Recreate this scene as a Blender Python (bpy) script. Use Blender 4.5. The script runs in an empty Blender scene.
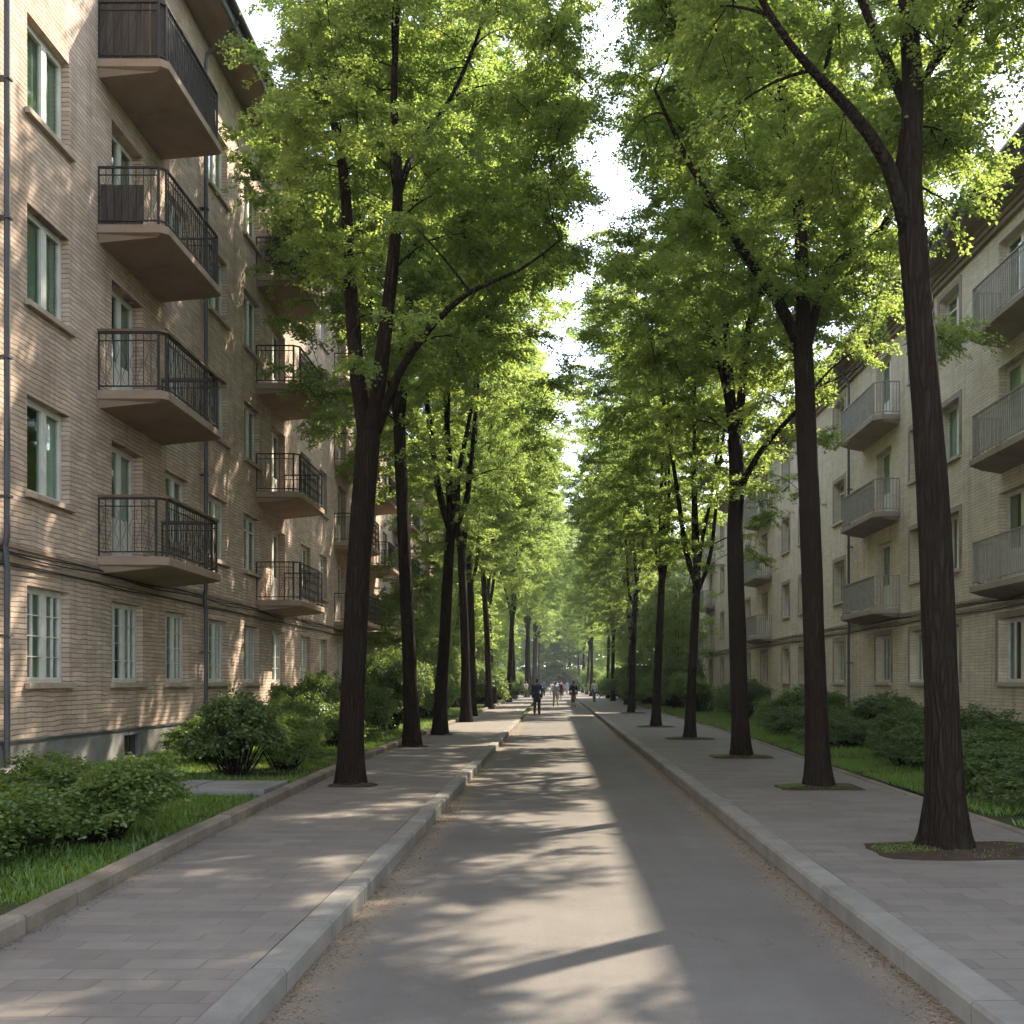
import bpy, math, random
import numpy as np
from mathutils import Vector, Matrix, noise, Euler

sc = bpy.context.scene
COL = sc.collection
PI = math.pi
F = 1100.0
CX, CY, EYE = 555.0, 682.0, 1.65

# ------------------------------------------------------------------ helpers
def px(x, y, Y):
    """pixel of the photograph -> point at distance Y (measuring aid)"""
    return ((x - CX) / F * Y, Y, EYE + (CY - y) / F * Y)

def tag(o, label=None, cat=None, group=None, kind=None):
    if label: o['label'] = label
    if cat: o['category'] = cat
    if group: o['group'] = group
    if kind: o['kind'] = kind
    return o

def link(name, data, parent=None, loc=(0, 0, 0), rz=0.0):
    o = bpy.data.objects.new(name, data)
    COL.objects.link(o)
    o.location = loc
    o.rotation_euler = (0, 0, rz)
    if parent is not None: o.parent = parent
    return o

def empty(name, loc=(0, 0, 0), rz=0.0):
    return link(name, None, None, loc, rz)

KIDS = {}
def copy_tree(o, parent=None):
    c = o.copy(); COL.objects.link(c)
    if parent is not None: c.parent = parent
    for ch in list(o.children): copy_tree(ch, c)
    return c

class MB:
    def __init__(s): s.v = []; s.f = []; s.m = []
    def add(s, verts, faces, m=0):
        b = len(s.v); s.v += [tuple(p) for p in verts]
        s.f += [tuple(i + b for i in f) for f in faces]; s.m += [m] * len(faces)
    def quad(s, a, b, c, d, m=0): s.add([a, b, c, d], [(0, 1, 2, 3)], m)
    def box(s, x0, x1, y0, y1, z0, z1, m=0):
        s.add([(x0,y0,z0),(x1,y0,z0),(x1,y1,z0),(x0,y1,z0),(x0,y0,z1),(x1,y0,z1),(x1,y1,z1),(x0,y1,z1)],
              [(0,3,2,1),(4,5,6,7),(0,1,5,4),(1,2,6,5),(2,3,7,6),(3,0,4,7)], m)
    def tube(s, pts, rad, seg=6, m=0, cap=True):
        P = [Vector(p) for p in pts]; n = len(P)
        if not hasattr(rad, '__len__'): rad = [rad] * n
        t0 = (P[1] - P[0]).normalized()
        a = t0.orthogonal().normalized()
        rings = []
        for i in range(n):
            t = (P[min(i + 1, n - 1)] - P[max(i - 1, 0)])
            if t.length < 1e-9: t = t0
            t = t.normalized()
            a = (a - t * a.dot(t))
            if a.length < 1e-6: a = t.orthogonal()
            a.normalize(); b = t.cross(a)
            rings.append([P[i] + (a * math.cos(k * 2 * PI / seg) + b * math.sin(k * 2 * PI / seg)) * rad[i] for k in range(seg)])
        V = [p for r in rings for p in r]; Fc = []
        for i in range(n - 1):
            for k in range(seg):
                k2 = (k + 1) % seg
                Fc.append((i*seg+k, i*seg+k2, (i+1)*seg+k2, (i+1)*seg+k))
        if cap:
            Fc.append(tuple(range(seg - 1, -1, -1))); Fc.append(tuple((n-1)*seg + k for k in range(seg)))
        s.add(V, Fc, m)
    def mesh(s, name, mats, smooth=False):
        me = bpy.data.meshes.new(name)
        me.from_pydata(s.v, [], s.f); 
        for mt in (mats if isinstance(mats, (list, tuple)) else [mats]): me.materials.append(mt)
        if len(me.materials) > 1: me.polygons.foreach_set('material_index', s.m)
        if smooth: me.polygons.foreach_set('use_smooth', [True] * len(me.polygons))
        me.update(); return me
    def build(s, name, mats, parent=None, loc=(0,0,0), rz=0.0, smooth=False, bevel=0.0):
        o = link(name, s.mesh(name, mats, smooth), parent, loc, rz)
        if bevel:
            b = o.modifiers.new('Bevel', 'BEVEL'); b.width = bevel; b.segments = 2; b.limit_method = 'ANGLE'
        return o

def np_mesh(name, V, Q, mats, midx=None, smooth=False):
    """V (n,3), Q (m,k) faces of equal size"""
    me = bpy.data.meshes.new(name)
    me.vertices.add(len(V)); me.vertices.foreach_set('co', np.asarray(V, np.float32).ravel())
    k = Q.shape[1]
    me.loops.add(Q.size); me.loops.foreach_set('vertex_index', Q.astype(np.int32).ravel())
    me.polygons.add(len(Q)); me.polygons.foreach_set('loop_start', np.arange(0, Q.size, k, dtype=np.int32))
    try: me.polygons.foreach_set('loop_total', np.full(len(Q), k, np.int32))
    except Exception: pass
    for mt in mats: me.materials.append(mt)
    if midx is not None: me.polygons.foreach_set('material_index', midx.astype(np.int32))
    if smooth: me.polygons.foreach_set('use_smooth', np.ones(len(Q), bool))
    me.update(calc_edges=True); me.validate()
    return me

# ------------------------------------------------------------------ materials
class NT:
    def __init__(s, name):
        s.mat = bpy.data.materials.new(name); s.mat.use_nodes = True
        s.t = s.mat.node_tree; s.n = s.t.nodes; s.l = s.t.links
        s.b = s.n['Principled BSDF']; s.out = s.n['Material Output']
    def node(s, typ, **kw):
        n = s.n.new(typ)
        for k, v in kw.items():
            if k.startswith('i_'):
                key = k[2:].replace('_', ' ')
                n.inputs[key].default_value = v
            else: setattr(n, k, v)
        return n
    def link(s, a, b): s.l.new(a, b)
    def math(s, op, a, b=None, clamp=False):
        n = s.n.new('ShaderNodeMath'); n.operation = op; n.use_clamp = clamp
        for i, v in enumerate((a, b)):
            if v is None: continue
            if isinstance(v, (int, float)): n.inputs[i].default_value = v
            else: s.l.new(v, n.inputs[i])
        return n.outputs[0]
    def coord(s, kind='Object'): return s.n.new('ShaderNodeTexCoord').outputs[kind]
    def pos(s): return s.n.new('ShaderNodeNewGeometry').outputs['Position']
    def mapping(s, v, scale=(1,1,1), loc=(0,0,0)):
        n = s.n.new('ShaderNodeMapping'); n.inputs['Scale'].default_value = scale; n.inputs['Location'].default_value = loc
        s.l.new(v, n.inputs['Vector']); return n.outputs[0]
    def noise(s, v, scale, detail=4, rough=0.55):
        n = s.n.new('ShaderNodeTexNoise'); n.inputs['Scale'].default_value = scale
        n.inputs['Detail'].default_value = detail; n.inputs['Roughness'].default_value = rough
        s.l.new(v, n.inputs['Vector']); return n.outputs['Fac']
    def ramp(s, f, stops):
        n = s.n.new('ShaderNodeValToRGB'); e = n.color_ramp.elements
        while len(e) < len(stops): e.new(0.5)
        for i, (p, c) in enumerate(stops):
            e[i].position = p; e[i].color = (*c, 1) if len(c) == 3 else c
        s.l.new(f, n.inputs['Fac']); return n.outputs['Color']
    def val(s, f, a, b, lo=0.0, hi=1.0):
        n = s.n.new('ShaderNodeMapRange'); n.inputs['From Min'].default_value = a; n.inputs['From Max'].default_value = b
        n.inputs['To Min'].default_value = lo; n.inputs['To Max'].default_value = hi
        s.l.new(f, n.inputs['Value']); return n.outputs[0]
    def mix(s, f, a, b, typ='MIX'):
        n = s.n.new('ShaderNodeMix'); n.data_type = 'RGBA'; n.blend_type = typ
        for sock, v in ((n.inputs[0], f), (n.inputs[6], a), (n.inputs[7], b)):
            if isinstance(v, (int, float)): sock.default_value = v
            elif isinstance(v, tuple): sock.default_value = (*v, 1)
            else: s.l.new(v, sock)
        return n.outputs[2]
    def bump(s, h, strength=0.4, dist=0.02, normal=None):
        n = s.n.new('ShaderNodeBump'); n.inputs['Strength'].default_value = strength; n.inputs['Distance'].default_value = dist
        s.l.new(h, n.inputs['Height'])
        if normal is not None: s.l.new(normal, n.inputs['Normal'])
        return n.outputs[0]
    def finish(s, color=None, rough=0.8, normal=None, spec=0.3, metal=0.0):
        if color is not None:
            if isinstance(color, tuple): s.b.inputs['Base Color'].default_value = (*color, 1)
            else: s.l.new(color, s.b.inputs['Base Color'])
        if isinstance(rough, (int, float)): s.b.inputs['Roughness'].default_value = rough
        else: s.l.new(rough, s.b.inputs['Roughness'])
        s.b.inputs['Specular IOR Level'].default_value = spec
        s.b.inputs['Metallic'].default_value = metal
        if normal is not None: s.l.new(normal, s.b.inputs['Normal'])
        return s.mat

def facade_vec(m):
    v = m.coord('Object')
    sep = m.node('ShaderNodeSeparateXYZ'); m.link(v, sep.inputs[0])
    h = m.math('ADD', sep.outputs[0], sep.outputs[1])
    cmb = m.node('ShaderNodeCombineXYZ'); m.link(h, cmb.inputs[0]); m.link(sep.outputs[2], cmb.inputs[1])
    return v, cmb.outputs[0], sep

def brick_mat(name, c1, c2, mortar, stain):
    m = NT(name); v, uv, sep = facade_vec(m)
    wob = m.noise(v, 1.6, 3)
    wv = m.node('ShaderNodeVectorMath', operation='ADD'); 
    wn = m.node('ShaderNodeCombineXYZ'); m.link(m.val(wob, 0, 1, -0.045, 0.045), wn.inputs[1])
    m.link(uv, wv.inputs[0]); m.link(wn.outputs[0], wv.inputs[1])
    bt = m.node('ShaderNodeTexBrick', offset=0.5); m.link(wv.outputs[0], bt.inputs['Vector'])
    bt.inputs['Scale'].default_value = 1.0; bt.inputs['Brick Width'].default_value = 0.40
    bt.inputs['Row Height'].default_value = 0.079; bt.inputs['Mortar Size'].default_value = 0.010
    bt.inputs['Mortar Smooth'].default_value = 0.35; bt.inputs['Bias'].default_value = 0.0
    bt.inputs['Color1'].default_value = (*c1, 1); bt.inputs['Color2'].default_value = (*c2, 1); bt.inputs['Mortar'].default_value = (*[(p_ + q_) / 2 for p_, q_ in zip(c1, c2)], 1)
    rows = m.node('ShaderNodeTexBrick', offset=0.5); m.link(wv.outputs[0], rows.inputs['Vector'])      # bed joints, raked deeper than the upright ones
    rows.inputs['Scale'].default_value = 1.0; rows.inputs['Brick Width'].default_value = 400.0; rows.inputs['Row Height'].default_value = 0.079
    rows.inputs['Mortar Size'].default_value = 0.011; rows.inputs['Mortar Smooth'].default_value = 0.5
    joint = m.math('MAXIMUM', m.math('MULTIPLY', bt.outputs['Fac'], 0.38), m.math('MULTIPLY', rows.outputs['Fac'], m.val(m.noise(v, 3.0, 4, 0.6), 0.3, 0.6, 0.45, 1.0)))
    bricks = m.mix(joint, bt.outputs['Color'], mortar)
    big = m.noise(v, 0.35, 5, 0.6); med = m.noise(v, 2.4, 5, 0.65)
    streak = m.noise(m.mapping(v, (2.2, 2.2, 0.16)), 1.6, 4, 0.6)
    col = m.mix(m.val(big, 0.4, 0.72, 0, 0.55), bricks, stain, 'MULTIPLY')
    col = m.mix(m.val(streak, 0.5, 0.72, 0, 0.75), col, stain, 'MULTIPLY')
    col = m.mix(m.val(med, 0.35, 0.8, 0, 0.5), col, (0.62, 0.6, 0.58), 'MULTIPLY')
    fine = m.noise(v, 60, 3)
    h = m.math('ADD', m.math('MULTIPLY', joint, -1.0), m.math('MULTIPLY', fine, 0.35))
    return m.finish(col, 0.9, m.bump(h, 0.7, 0.012), 0.15)

def rough_mat(name, c1, c2, scale=3.0, rough=0.85, bump=0.3, bscale=30, dist=0.01, spec=0.25, stretch=(1,1,1), fine=0.25, dirt=None):
    m = NT(name); v = m.coord('Object'); sv = m.mapping(v, stretch)
    n1 = m.noise(sv, scale, 5, 0.6); n2 = m.noise(sv, bscale, 4, 0.6)
    col = m.mix(m.val(n1, 0.32, 0.7), c1, c2)
    col = m.mix(m.val(n2, 0.3, 0.75, 0, fine), col, (0.3, 0.28, 0.26), 'MULTIPLY')
    if dirt is not None: col = m.mix(m.val(m.noise(v, 0.9, 6, 0.7), 0.52, 0.68, 0, 0.6), col, dirt)
    return m.finish(col, rough, m.bump(n2, bump, dist), spec)

MAT = {}
MAT['brick_tan'] = brick_mat('tan_brick', (0.63, 0.505, 0.408), (0.47, 0.37, 0.295), (0.25, 0.17, 0.13), (0.74, 0.67, 0.62))
MAT['brick_pale'] = brick_mat('pale_brick', (0.74, 0.64, 0.525), (0.62, 0.53, 0.43), (0.43, 0.355, 0.28), (0.70, 0.66, 0.60))
MAT['plinth'] = rough_mat('plinth_render', (0.24, 0.235, 0.22), (0.16, 0.155, 0.145), 1.4, 0.9, 0.5, 26, 0.01, 0.2, dirt=(0.11, 0.095, 0.075))
MAT['concrete'] = rough_mat('balcony_concrete', (0.36, 0.27, 0.2), (0.26, 0.19, 0.14), 1.6, 0.9, 0.4, 34, 0.008, 0.15, dirt=(0.17, 0.125, 0.09))
MAT['concrete_grey'] = rough_mat('grey_balcony_concrete', (0.36, 0.30, 0.25), (0.27, 0.225, 0.185), 1.6, 0.9, 0.4, 34, 0.008, 0.15, dirt=(0.12, 0.10, 0.08))
MAT['sill'] = rough_mat('sill_stone', (0.46, 0.37, 0.29), (0.34, 0.27, 0.21), 4, 0.85, 0.3, 40, 0.005)
MAT['sill_pale'] = rough_mat('pale_sill_stone', (0.45, 0.42, 0.36), (0.36, 0.33, 0.28), 4, 0.85, 0.3, 40, 0.005)
MAT['frame'] = rough_mat('window_paint', (0.70, 0.68, 0.62), (0.56, 0.54, 0.49), 5, 0.55, 0.15, 60, 0.002, 0.4, fine=0.12)
MAT['frame_brown'] = rough_mat('aged_window_paint', (0.55, 0.48, 0.38), (0.44, 0.37, 0.29), 5, 0.6, 0.2, 60, 0.002, 0.35)
MAT['iron'] = rough_mat('wrought_iron', (0.022, 0.020, 0.019), (0.045, 0.036, 0.03), 9, 0.6, 0.3, 60, 0.002, 0.35)
MAT['rail_grey'] = rough_mat('grey_railing_paint', (0.36, 0.335, 0.30), (0.24, 0.222, 0.195), 6, 0.65, 0.3, 50, 0.002, 0.3)
MAT['dark_board'] = rough_mat('dark_weathered_boards', (0.05, 0.04, 0.033), (0.10, 0.08, 0.065), 3, 0.8, 0.4, 18, 0.004, 0.2, (3, 3, 0.3))
MAT['cap_wood'] = rough_mat('brown_cap_wood', (0.20, 0.135, 0.09), (0.12, 0.08, 0.055), 3, 0.7, 0.3, 22, 0.003)
MAT['pipe'] = rough_mat('drainpipe_metal', (0.075, 0.08, 0.09), (0.045, 0.047, 0.052), 3, 0.45, 0.1, 30, 0.002, 0.4)
MAT['cable'] = rough_mat('cable_rubber', (0.02, 0.018, 0.017), (0.035, 0.03, 0.027), 4, 0.7, 0.1, 30, 0.001)
MAT['roof'] = rough_mat('roof_sheet', (0.055, 0.055, 0.058), (0.09, 0.085, 0.08), 2, 0.7, 0.3, 12, 0.01)
MAT['moss_roof'] = rough_mat('mossy_roof', (0.06, 0.085, 0.02), (0.075, 0.06, 0.045), 2.2, 0.95, 0.8, 16, 0.04)
MAT['soffit'] = rough_mat('soffit_render', (0.30, 0.22, 0.16), (0.2, 0.145, 0.105), 1.5, 0.85, 0.3, 20, 0.005, 0.2, (2, 0.4, 2))
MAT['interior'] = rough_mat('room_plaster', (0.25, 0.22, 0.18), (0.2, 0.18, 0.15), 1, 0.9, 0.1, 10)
MAT['kerb'] = rough_mat('kerb_granite', (0.25, 0.235, 0.205), (0.18, 0.168, 0.146), 3.2, 0.85, 0.45, 70, 0.006, 0.2, dirt=(0.20, 0.18, 0.15))
MAT['kerb_old'] = rough_mat('weathered_kerb', (0.25, 0.21, 0.165), (0.165, 0.135, 0.105), 3, 0.9, 0.7, 40, 0.012, 0.15, dirt=(0.11, 0.09, 0.06))
MAT['soil'] = rough_mat('pit_soil', (0.075, 0.052, 0.036), (0.04, 0.028, 0.02), 6, 0.95, 0.9, 34, 0.03, 0.1)
MAT['lawn'] = rough_mat('lawn_soil', (0.035, 0.06, 0.015), (0.055, 0.055, 0.025), 1.2, 0.95, 0.8, 24, 0.03, 0.1)

def kerb_tone(mt):
    nt = mt.node_tree; b = nt.nodes['Principled BSDF']; src = b.inputs['Base Color'].links[0].from_socket
    g = nt.nodes.new('ShaderNodeNewGeometry'); mr = nt.nodes.new('ShaderNodeMapRange'); mr.inputs['To Min'].default_value = .80; mr.inputs['To Max'].default_value = 1.02
    nt.links.new(g.outputs['Random Per Island'], mr.inputs['Value']); mx = nt.nodes.new('ShaderNodeVectorMath'); mx.operation = 'SCALE'
    nt.links.new(src, mx.inputs[0]); nt.links.new(mr.outputs[0], mx.inputs['Scale']); nt.links.new(mx.outputs[0], b.inputs['Base Color'])
kerb_tone(MAT['kerb']); kerb_tone(MAT['kerb_old'])

def bark_mat():
    m = NT('bark'); v = m.coord('Object')
    sv = m.mapping(v, (13, 13, 1.7))
    n1 = m.noise(sv, 1.6, 5, 0.65)
    vo = m.node('ShaderNodeTexVoronoi', feature='DISTANCE_TO_EDGE'); vo.inputs['Scale'].default_value = 1.5
    wv = m.node('ShaderNodeVectorMath', operation='MULTIPLY_ADD'); m.link(sv, wv.inputs[0]); wv.inputs[1].default_value = (1, 1, 1)
    nz = m.node('ShaderNodeTexNoise'); nz.inputs['Scale'].default_value = 1.2; m.link(sv, nz.inputs['Vector']); m.link(nz.outputs['Color'], wv.inputs[2])
    m.link(wv.outputs[0], vo.inputs['Vector'])
    crack = m.val(vo.outputs['Distance'], 0.0, 0.28)
    col = m.ramp(n1, [(0.25, (0.011, 0.008, 0.006)), (0.55, (0.023, 0.017, 0.0115)), (0.8, (0.040, 0.031, 0.022))])
    col = m.mix(m.math('SUBTRACT', 1.0, crack), col, (0.016, 0.010, 0.007))
    mo = m.noise(v, 1.3, 4); col = m.mix(m.val(mo, 0.58, 0.8, 0, 0.35), col, (0.05, 0.06, 0.03))
    h = m.math('ADD', crack, m.math('MULTIPLY', n1, 0.7))
    return m.finish(col, 0.95, m.bump(h, 1.0, 0.03), 0.1)
MAT['bark'] = bark_mat()

def leaf_mat(name, cd, cd2, ct, ct2, tw=0.5):
    m = NT(name)
    g = m.n.new('ShaderNodeNewGeometry'); r = g.outputs['Random Per Island']
    clump = m.noise(m.coord('Object'), 0.55, 3)
    mixf = m.math('ADD', m.math('MULTIPLY', r, 0.65), m.val(clump, 0.3, 0.7, -0.15, 0.5), True)
    c = m.mix(mixf, cd, cd2); t = m.mix(mixf, ct, ct2)
    d = m.node('ShaderNodeBsdfDiffuse'); m.link(c, d.inputs['Color'])
    tr = m.node('ShaderNodeBsdfTranslucent'); m.link(t, tr.inputs['Color'])
    gl = m.node('ShaderNodeBsdfGlossy'); gl.inputs['Roughness'].default_value = 0.45; gl.inputs['Color'].default_value = (0.9, 0.95, 0.9, 1)
    mx = m.node('ShaderNodeMixShader'); mx.inputs[0].default_value = tw
    m.link(d.outputs[0], mx.inputs[1]); m.link(tr.outputs[0], mx.inputs[2])
    m2 = m.node('ShaderNodeMixShader'); m2.inputs[0].default_value = 0.035
    m.link(mx.outputs[0], m2.inputs[1]); m.link(gl.outputs[0], m2.inputs[2])
    m.link(m2.outputs[0], m.out.inputs['Surface']); m.n.remove(m.b)
    return m.mat
MAT['leaf'] = leaf_mat('tree_leaf', (0.075, 0.128, 0.034), (0.12, 0.172, 0.05), (0.31, 0.46, 0.085), (0.50, 0.59, 0.13), 0.55)
MAT['leaf_bush'] = leaf_mat('bush_leaf', (0.065, 0.115, 0.022), (0.115, 0.165, 0.038), (0.18, 0.28, 0.035), (0.30, 0.38, 0.06), 0.42)
MAT['leaf_dark'] = leaf_mat('cover_leaf', (0.052, 0.095, 0.023), (0.092, 0.138, 0.036), (0.12, 0.19, 0.028), (0.20, 0.27, 0.045), 0.38)
MAT['grass'] = leaf_mat('grass_blade', (0.07, 0.14, 0.018), (0.12, 0.19, 0.03), (0.20, 0.34, 0.03), (0.32, 0.42, 0.06), 0.42)

def glass_mat():
    m = NT('window_glass')
    tr = m.node('ShaderNodeBsdfTransparent'); tr.inputs['Color'].default_value = (0.78, 0.86, 0.80, 1)
    gl = m.node('ShaderNodeBsdfGlossy'); gl.inputs['Roughness'].default_value = 0.03
    fr = m.node('ShaderNodeFresnel'); g = m.n.new('ShaderNodeNewGeometry'); m.link(m.val(g.outputs['Backfacing'], 0, 1, 1.5, 1 / 1.5), fr.inputs['IOR'])
    wob = m.noise(m.coord('Object'), 1.1, 2); m.link(m.bump(wob, 0.08, 0.05), gl.inputs['Normal'])
    mx = m.node('ShaderNodeMixShader'); m.link(fr.outputs[0], mx.inputs[0]); m.link(tr.outputs[0], mx.inputs[1]); m.link(gl.outputs[0], mx.inputs[2])
    m.link(mx.outputs[0], m.out.inputs['Surface']); m.n.remove(m.b); return m.mat
MAT['glass'] = glass_mat()
def cloth_mat(name, c, tw=0.3):
    m = NT(name)
    d = m.node('ShaderNodeBsdfDiffuse'); d.inputs['Color'].default_value = (*c, 1)
    tr = m.node('ShaderNodeBsdfTranslucent'); tr.inputs['Color'].default_value = (*c, 1)
    mx = m.node('ShaderNodeMixShader'); mx.inputs[0].default_value = tw
    m.link(d.outputs[0], mx.inputs[1]); m.link(tr.outputs[0], mx.inputs[2]); m.link(mx.outputs[0], m.out.inputs['Surface']); m.n.remove(m.b)
    return m.mat
MAT['curtain'] = cloth_mat('net_curtain', (0.88, 0.88, 0.84))
MAT['curtain_green'] = cloth_mat('green_curtain', (0.50, 0.52, 0.45))

def road_mat():
    m = NT('asphalt'); p = m.pos()
    sep = m.node('ShaderNodeSeparateXYZ'); m.link(p, sep.inputs[0]); X = sep.outputs[0]
    n_big = m.noise(p, 0.5, 6, 0.6); n_med = m.noise(p, 3.5, 6, 0.7); n_f = m.noise(p, 190, 3, 0.7)
    vor = m.node('ShaderNodeTexVoronoi'); vor.inputs['Scale'].default_value = 120; m.link(p, vor.inputs['Vector'])
    col = m.ramp(n_big, [(0.3, (0.122, 0.111, 0.098)), (0.7, (0.165, 0.151, 0.134))])
    col = m.mix(m.val(n_med, 0.35, 0.75, 0, 0.35), col, (0.70, 0.68, 0.66), 'MULTIPLY')
    col = m.mix(m.val(n_f, 0.3, 0.7, 0, 0.55), col, (0.55, 0.54, 0.52), 'MULTIPLY')
    col = m.mix(m.val(vor.outputs['Distance'], 0.0, 0.35, 0.35, 0), col, (0.30, 0.285, 0.26))
    wear = m.noise(m.mapping(p, (1.6, 0.10, 1)), 1.2, 5, 0.6); blot = m.noise(p, 1.15, 6, 0.75)
    col = m.mix(m.val(wear, 0.38, 0.68, 0, 0.5), col, (0.74, 0.72, 0.70), 'MULTIPLY')
    col = m.mix(m.val(blot, 0.56, 0.70, 0, 0.45), col, (0.66, 0.64, 0.61), 'MULTIPLY')
    # cracks
    cv = m.node('ShaderNodeTexVoronoi', feature='DISTANCE_TO_EDGE'); cv.inputs['Scale'].default_value = 0.55
    wp = m.node('ShaderNodeVectorMath', operation='ADD'); nz = m.node('ShaderNodeTexNoise'); nz.inputs['Scale'].default_value = 1.7; nz.inputs['Detail'].default_value = 6
    m.link(p, nz.inputs['Vector']); m.link(p, wp.inputs[0]); m.link(nz.outputs['Color'], wp.inputs[1]); m.link(wp.outputs[0], cv.inputs['Vector'])
    ck = m.math('MULTIPLY', m.val(cv.outputs['Distance'], 0.0, 0.006, 1, 0), m.val(m.noise(p, 0.8, 3), 0.56, 0.66))
    col = m.mix(m.math('MULTIPLY', ck, 0.65), col, (0.05, 0.045, 0.04))
    # washed-in dirt along both kerbs
    dl = m.math('ABSOLUTE', m.math('SUBTRACT', X, 0.28))
    edge = m.math('ADD', m.val(dl, 1.18, 1.72), m.math('MULTIPLY', m.math('SUBTRACT', n_med, 0.5), 1.1))
    df = m.math('MULTIPLY', m.val(edge, 0.35, 0.85), m.val(m.noise(p, 28, 5, 0.75), 0.32, 0.62))
    col = m.mix(m.math('MULTIPLY', df, 0.85), col, (0.235, 0.175, 0.115))
    h = m.math('ADD', m.math('MULTIPLY', n_f, 0.5), m.math('SUBTRACT', m.math('MULTIPLY', vor.outputs['Distance'], 0.6), ck))
    return m.finish(col, 0.88, m.bump(h, 0.5, 0.006), 0.25)
MAT['road'] = road_mat()

def paving_mat():
    m = NT('paving'); p = m.pos()
    wp = m.node('ShaderNodeVectorMath', operation='MULTIPLY_ADD'); nz = m.node('ShaderNodeTexNoise'); nz.inputs['Scale'].default_value = 2.2; nz.inputs['Detail'].default_value = 4
    m.link(p, nz.inputs['Vector']); m.link(nz.outputs['Color'], wp.inputs[0]); wp.inputs[1].default_value = (0.045, 0.045, 0); m.link(p, wp.inputs[2])
    bt = m.node('ShaderNodeTexBrick', offset=0.5); m.link(wp.outputs[0], bt.inputs['Vector'])
    bt.inputs['Scale'].default_value = 1; bt.inputs['Brick Width'].default_value = 0.42; bt.inputs['Row Height'].default_value = 0.21
    bt.inputs['Mortar Size'].default_value = 0.006; bt.inputs['Mortar Smooth'].default_value = 0.3
    bt.inputs['Color1'].default_value = (0.205, 0.182, 0.158, 1); bt.inputs['Color2'].default_value = (0.160, 0.143, 0.126, 1); bt.inputs['Mortar'].default_value = (0.160, 0.143, 0.126, 1)
    n_big = m.noise(p, 0.7, 6, 0.65); n_med = m.noise(p, 6, 6, 0.7); n_f = m.noise(p, 150, 3, 0.7)
    jn = m.math('MULTIPLY', bt.outputs['Fac'], m.val(m.noise(p, 1.3, 4, 0.6), 0.45, 0.68, 0.02, 0.7))
    col = m.mix(jn, bt.outputs['Color'], (0.085, 0.072, 0.06))
    col = m.mix(m.val(n_big, 0.35, 0.7, 0, 0.5), col, (0.72, 0.70, 0.68), 'MULTIPLY')
    col = m.mix(m.val(n_med, 0.4, 0.75, 0, 0.4), col, (0.70, 0.67, 0.64), 'MULTIPLY')
    col = m.mix(m.val(n_f, 0.3, 0.7, 0, 0.4), col, (0.6, 0.58, 0.56), 'MULTIPLY')
    h = m.math('SUBTRACT', m.math('MULTIPLY', n_f, 0.4), m.math('MULTIPLY', jn, 1.2))
    return m.finish(col, 0.88, m.bump(h, 0.55, 0.007), 0.25)
MAT['paving'] = paving_mat()

def flat(name, c, rough=0.7, spec=0.3):
    m = NT(name); n = m.noise(m.coord('Object'), 14, 4)
    return m.finish(m.mix(m.val(n, 0.3, 0.7, 0, 0.5), c, tuple(x * 0.7 for x in c)), rough, m.bump(n, 0.2, 0.01), spec)

# ------------------------------------------------------------------ ground
def strip(name, xa, xb, z, mat, y0=-30, y1=240, n=90, kind='structure', bumpy=0.0, seed=0):
    """sheet between two edges given as functions of y"""
    mb = MB(); k = 8
    ys = [y0 + (y1 - y0) * i / n for i in range(n + 1)]
    V = []
    for y in ys:
        a, b = xa(y), xb(y)
        for j in range(k + 1):
            x = a + (b - a) * j / k
            zz = z(x, y) if callable(z) else z
            if bumpy: zz += bumpy * noise.noise(Vector((x * 0.7, y * 0.7, seed)))
            V.append((x, y, zz))
    Fc = [(i*(k+1)+j, i*(k+1)+j+1, (i+1)*(k+1)+j+1, (i+1)*(k+1)+j) for i in range(n) for j in range(k)]
    mb.add(V, Fc)
    return tag(mb.build(name, mat, smooth=True), kind=kind)

def lerp_tab(tab):
    xs = [a for a, b in tab]; ys = [b for a, b in tab]
    return lambda y: float(np.interp(y, xs, ys))
XO = lerp_tab([(-30, -2.9), (4, -3.08), (6.4, -3.2), (10, -3.4), (15.4, -3.57), (21.6, -3.73), (240, -3.78)])     # pavement side of the lawn kerb
XR = lerp_tab([(-30, 4.5), (11, 4.66), (19, 4.83), (29, 5.15), (240, 5.3)])
c = lambda v: (lambda y: v)
mb = MB(); mb.quad((-700, -300, -0.03), (700, -300, -0.03), (700, 1100, -0.03), (-700, 1100, -0.03))
tag(mb.build('ground', MAT['lawn']), kind='structure')
tag(strip('road', c(-1.44), c(2.0), 0.0, MAT['road'], -30, 300, 60), kind='structure')
strip('pavement_left', lambda y: XO(y) + 0.004, c(-1.622), 0.122, MAT['paving'])
strip('pavement_right', c(2.214), XR, 0.122, MAT['paving'])
strip('lawn_left', c(-9.0), lambda y: XO(y) - 0.14, lambda x, y: 0.17 + 0.06 * min(1, max(0, (-3.8 - x) / 3)), MAT['lawn'], bumpy=0.05)
strip('lawn_right', lambda y: XR(y) + 0.13, c(11.2), lambda x, y: 0.13 + 0.10 * min(1, max(0, (x - 5) / 4)), MAT['lawn'], bumpy=0.05, seed=4)

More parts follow.
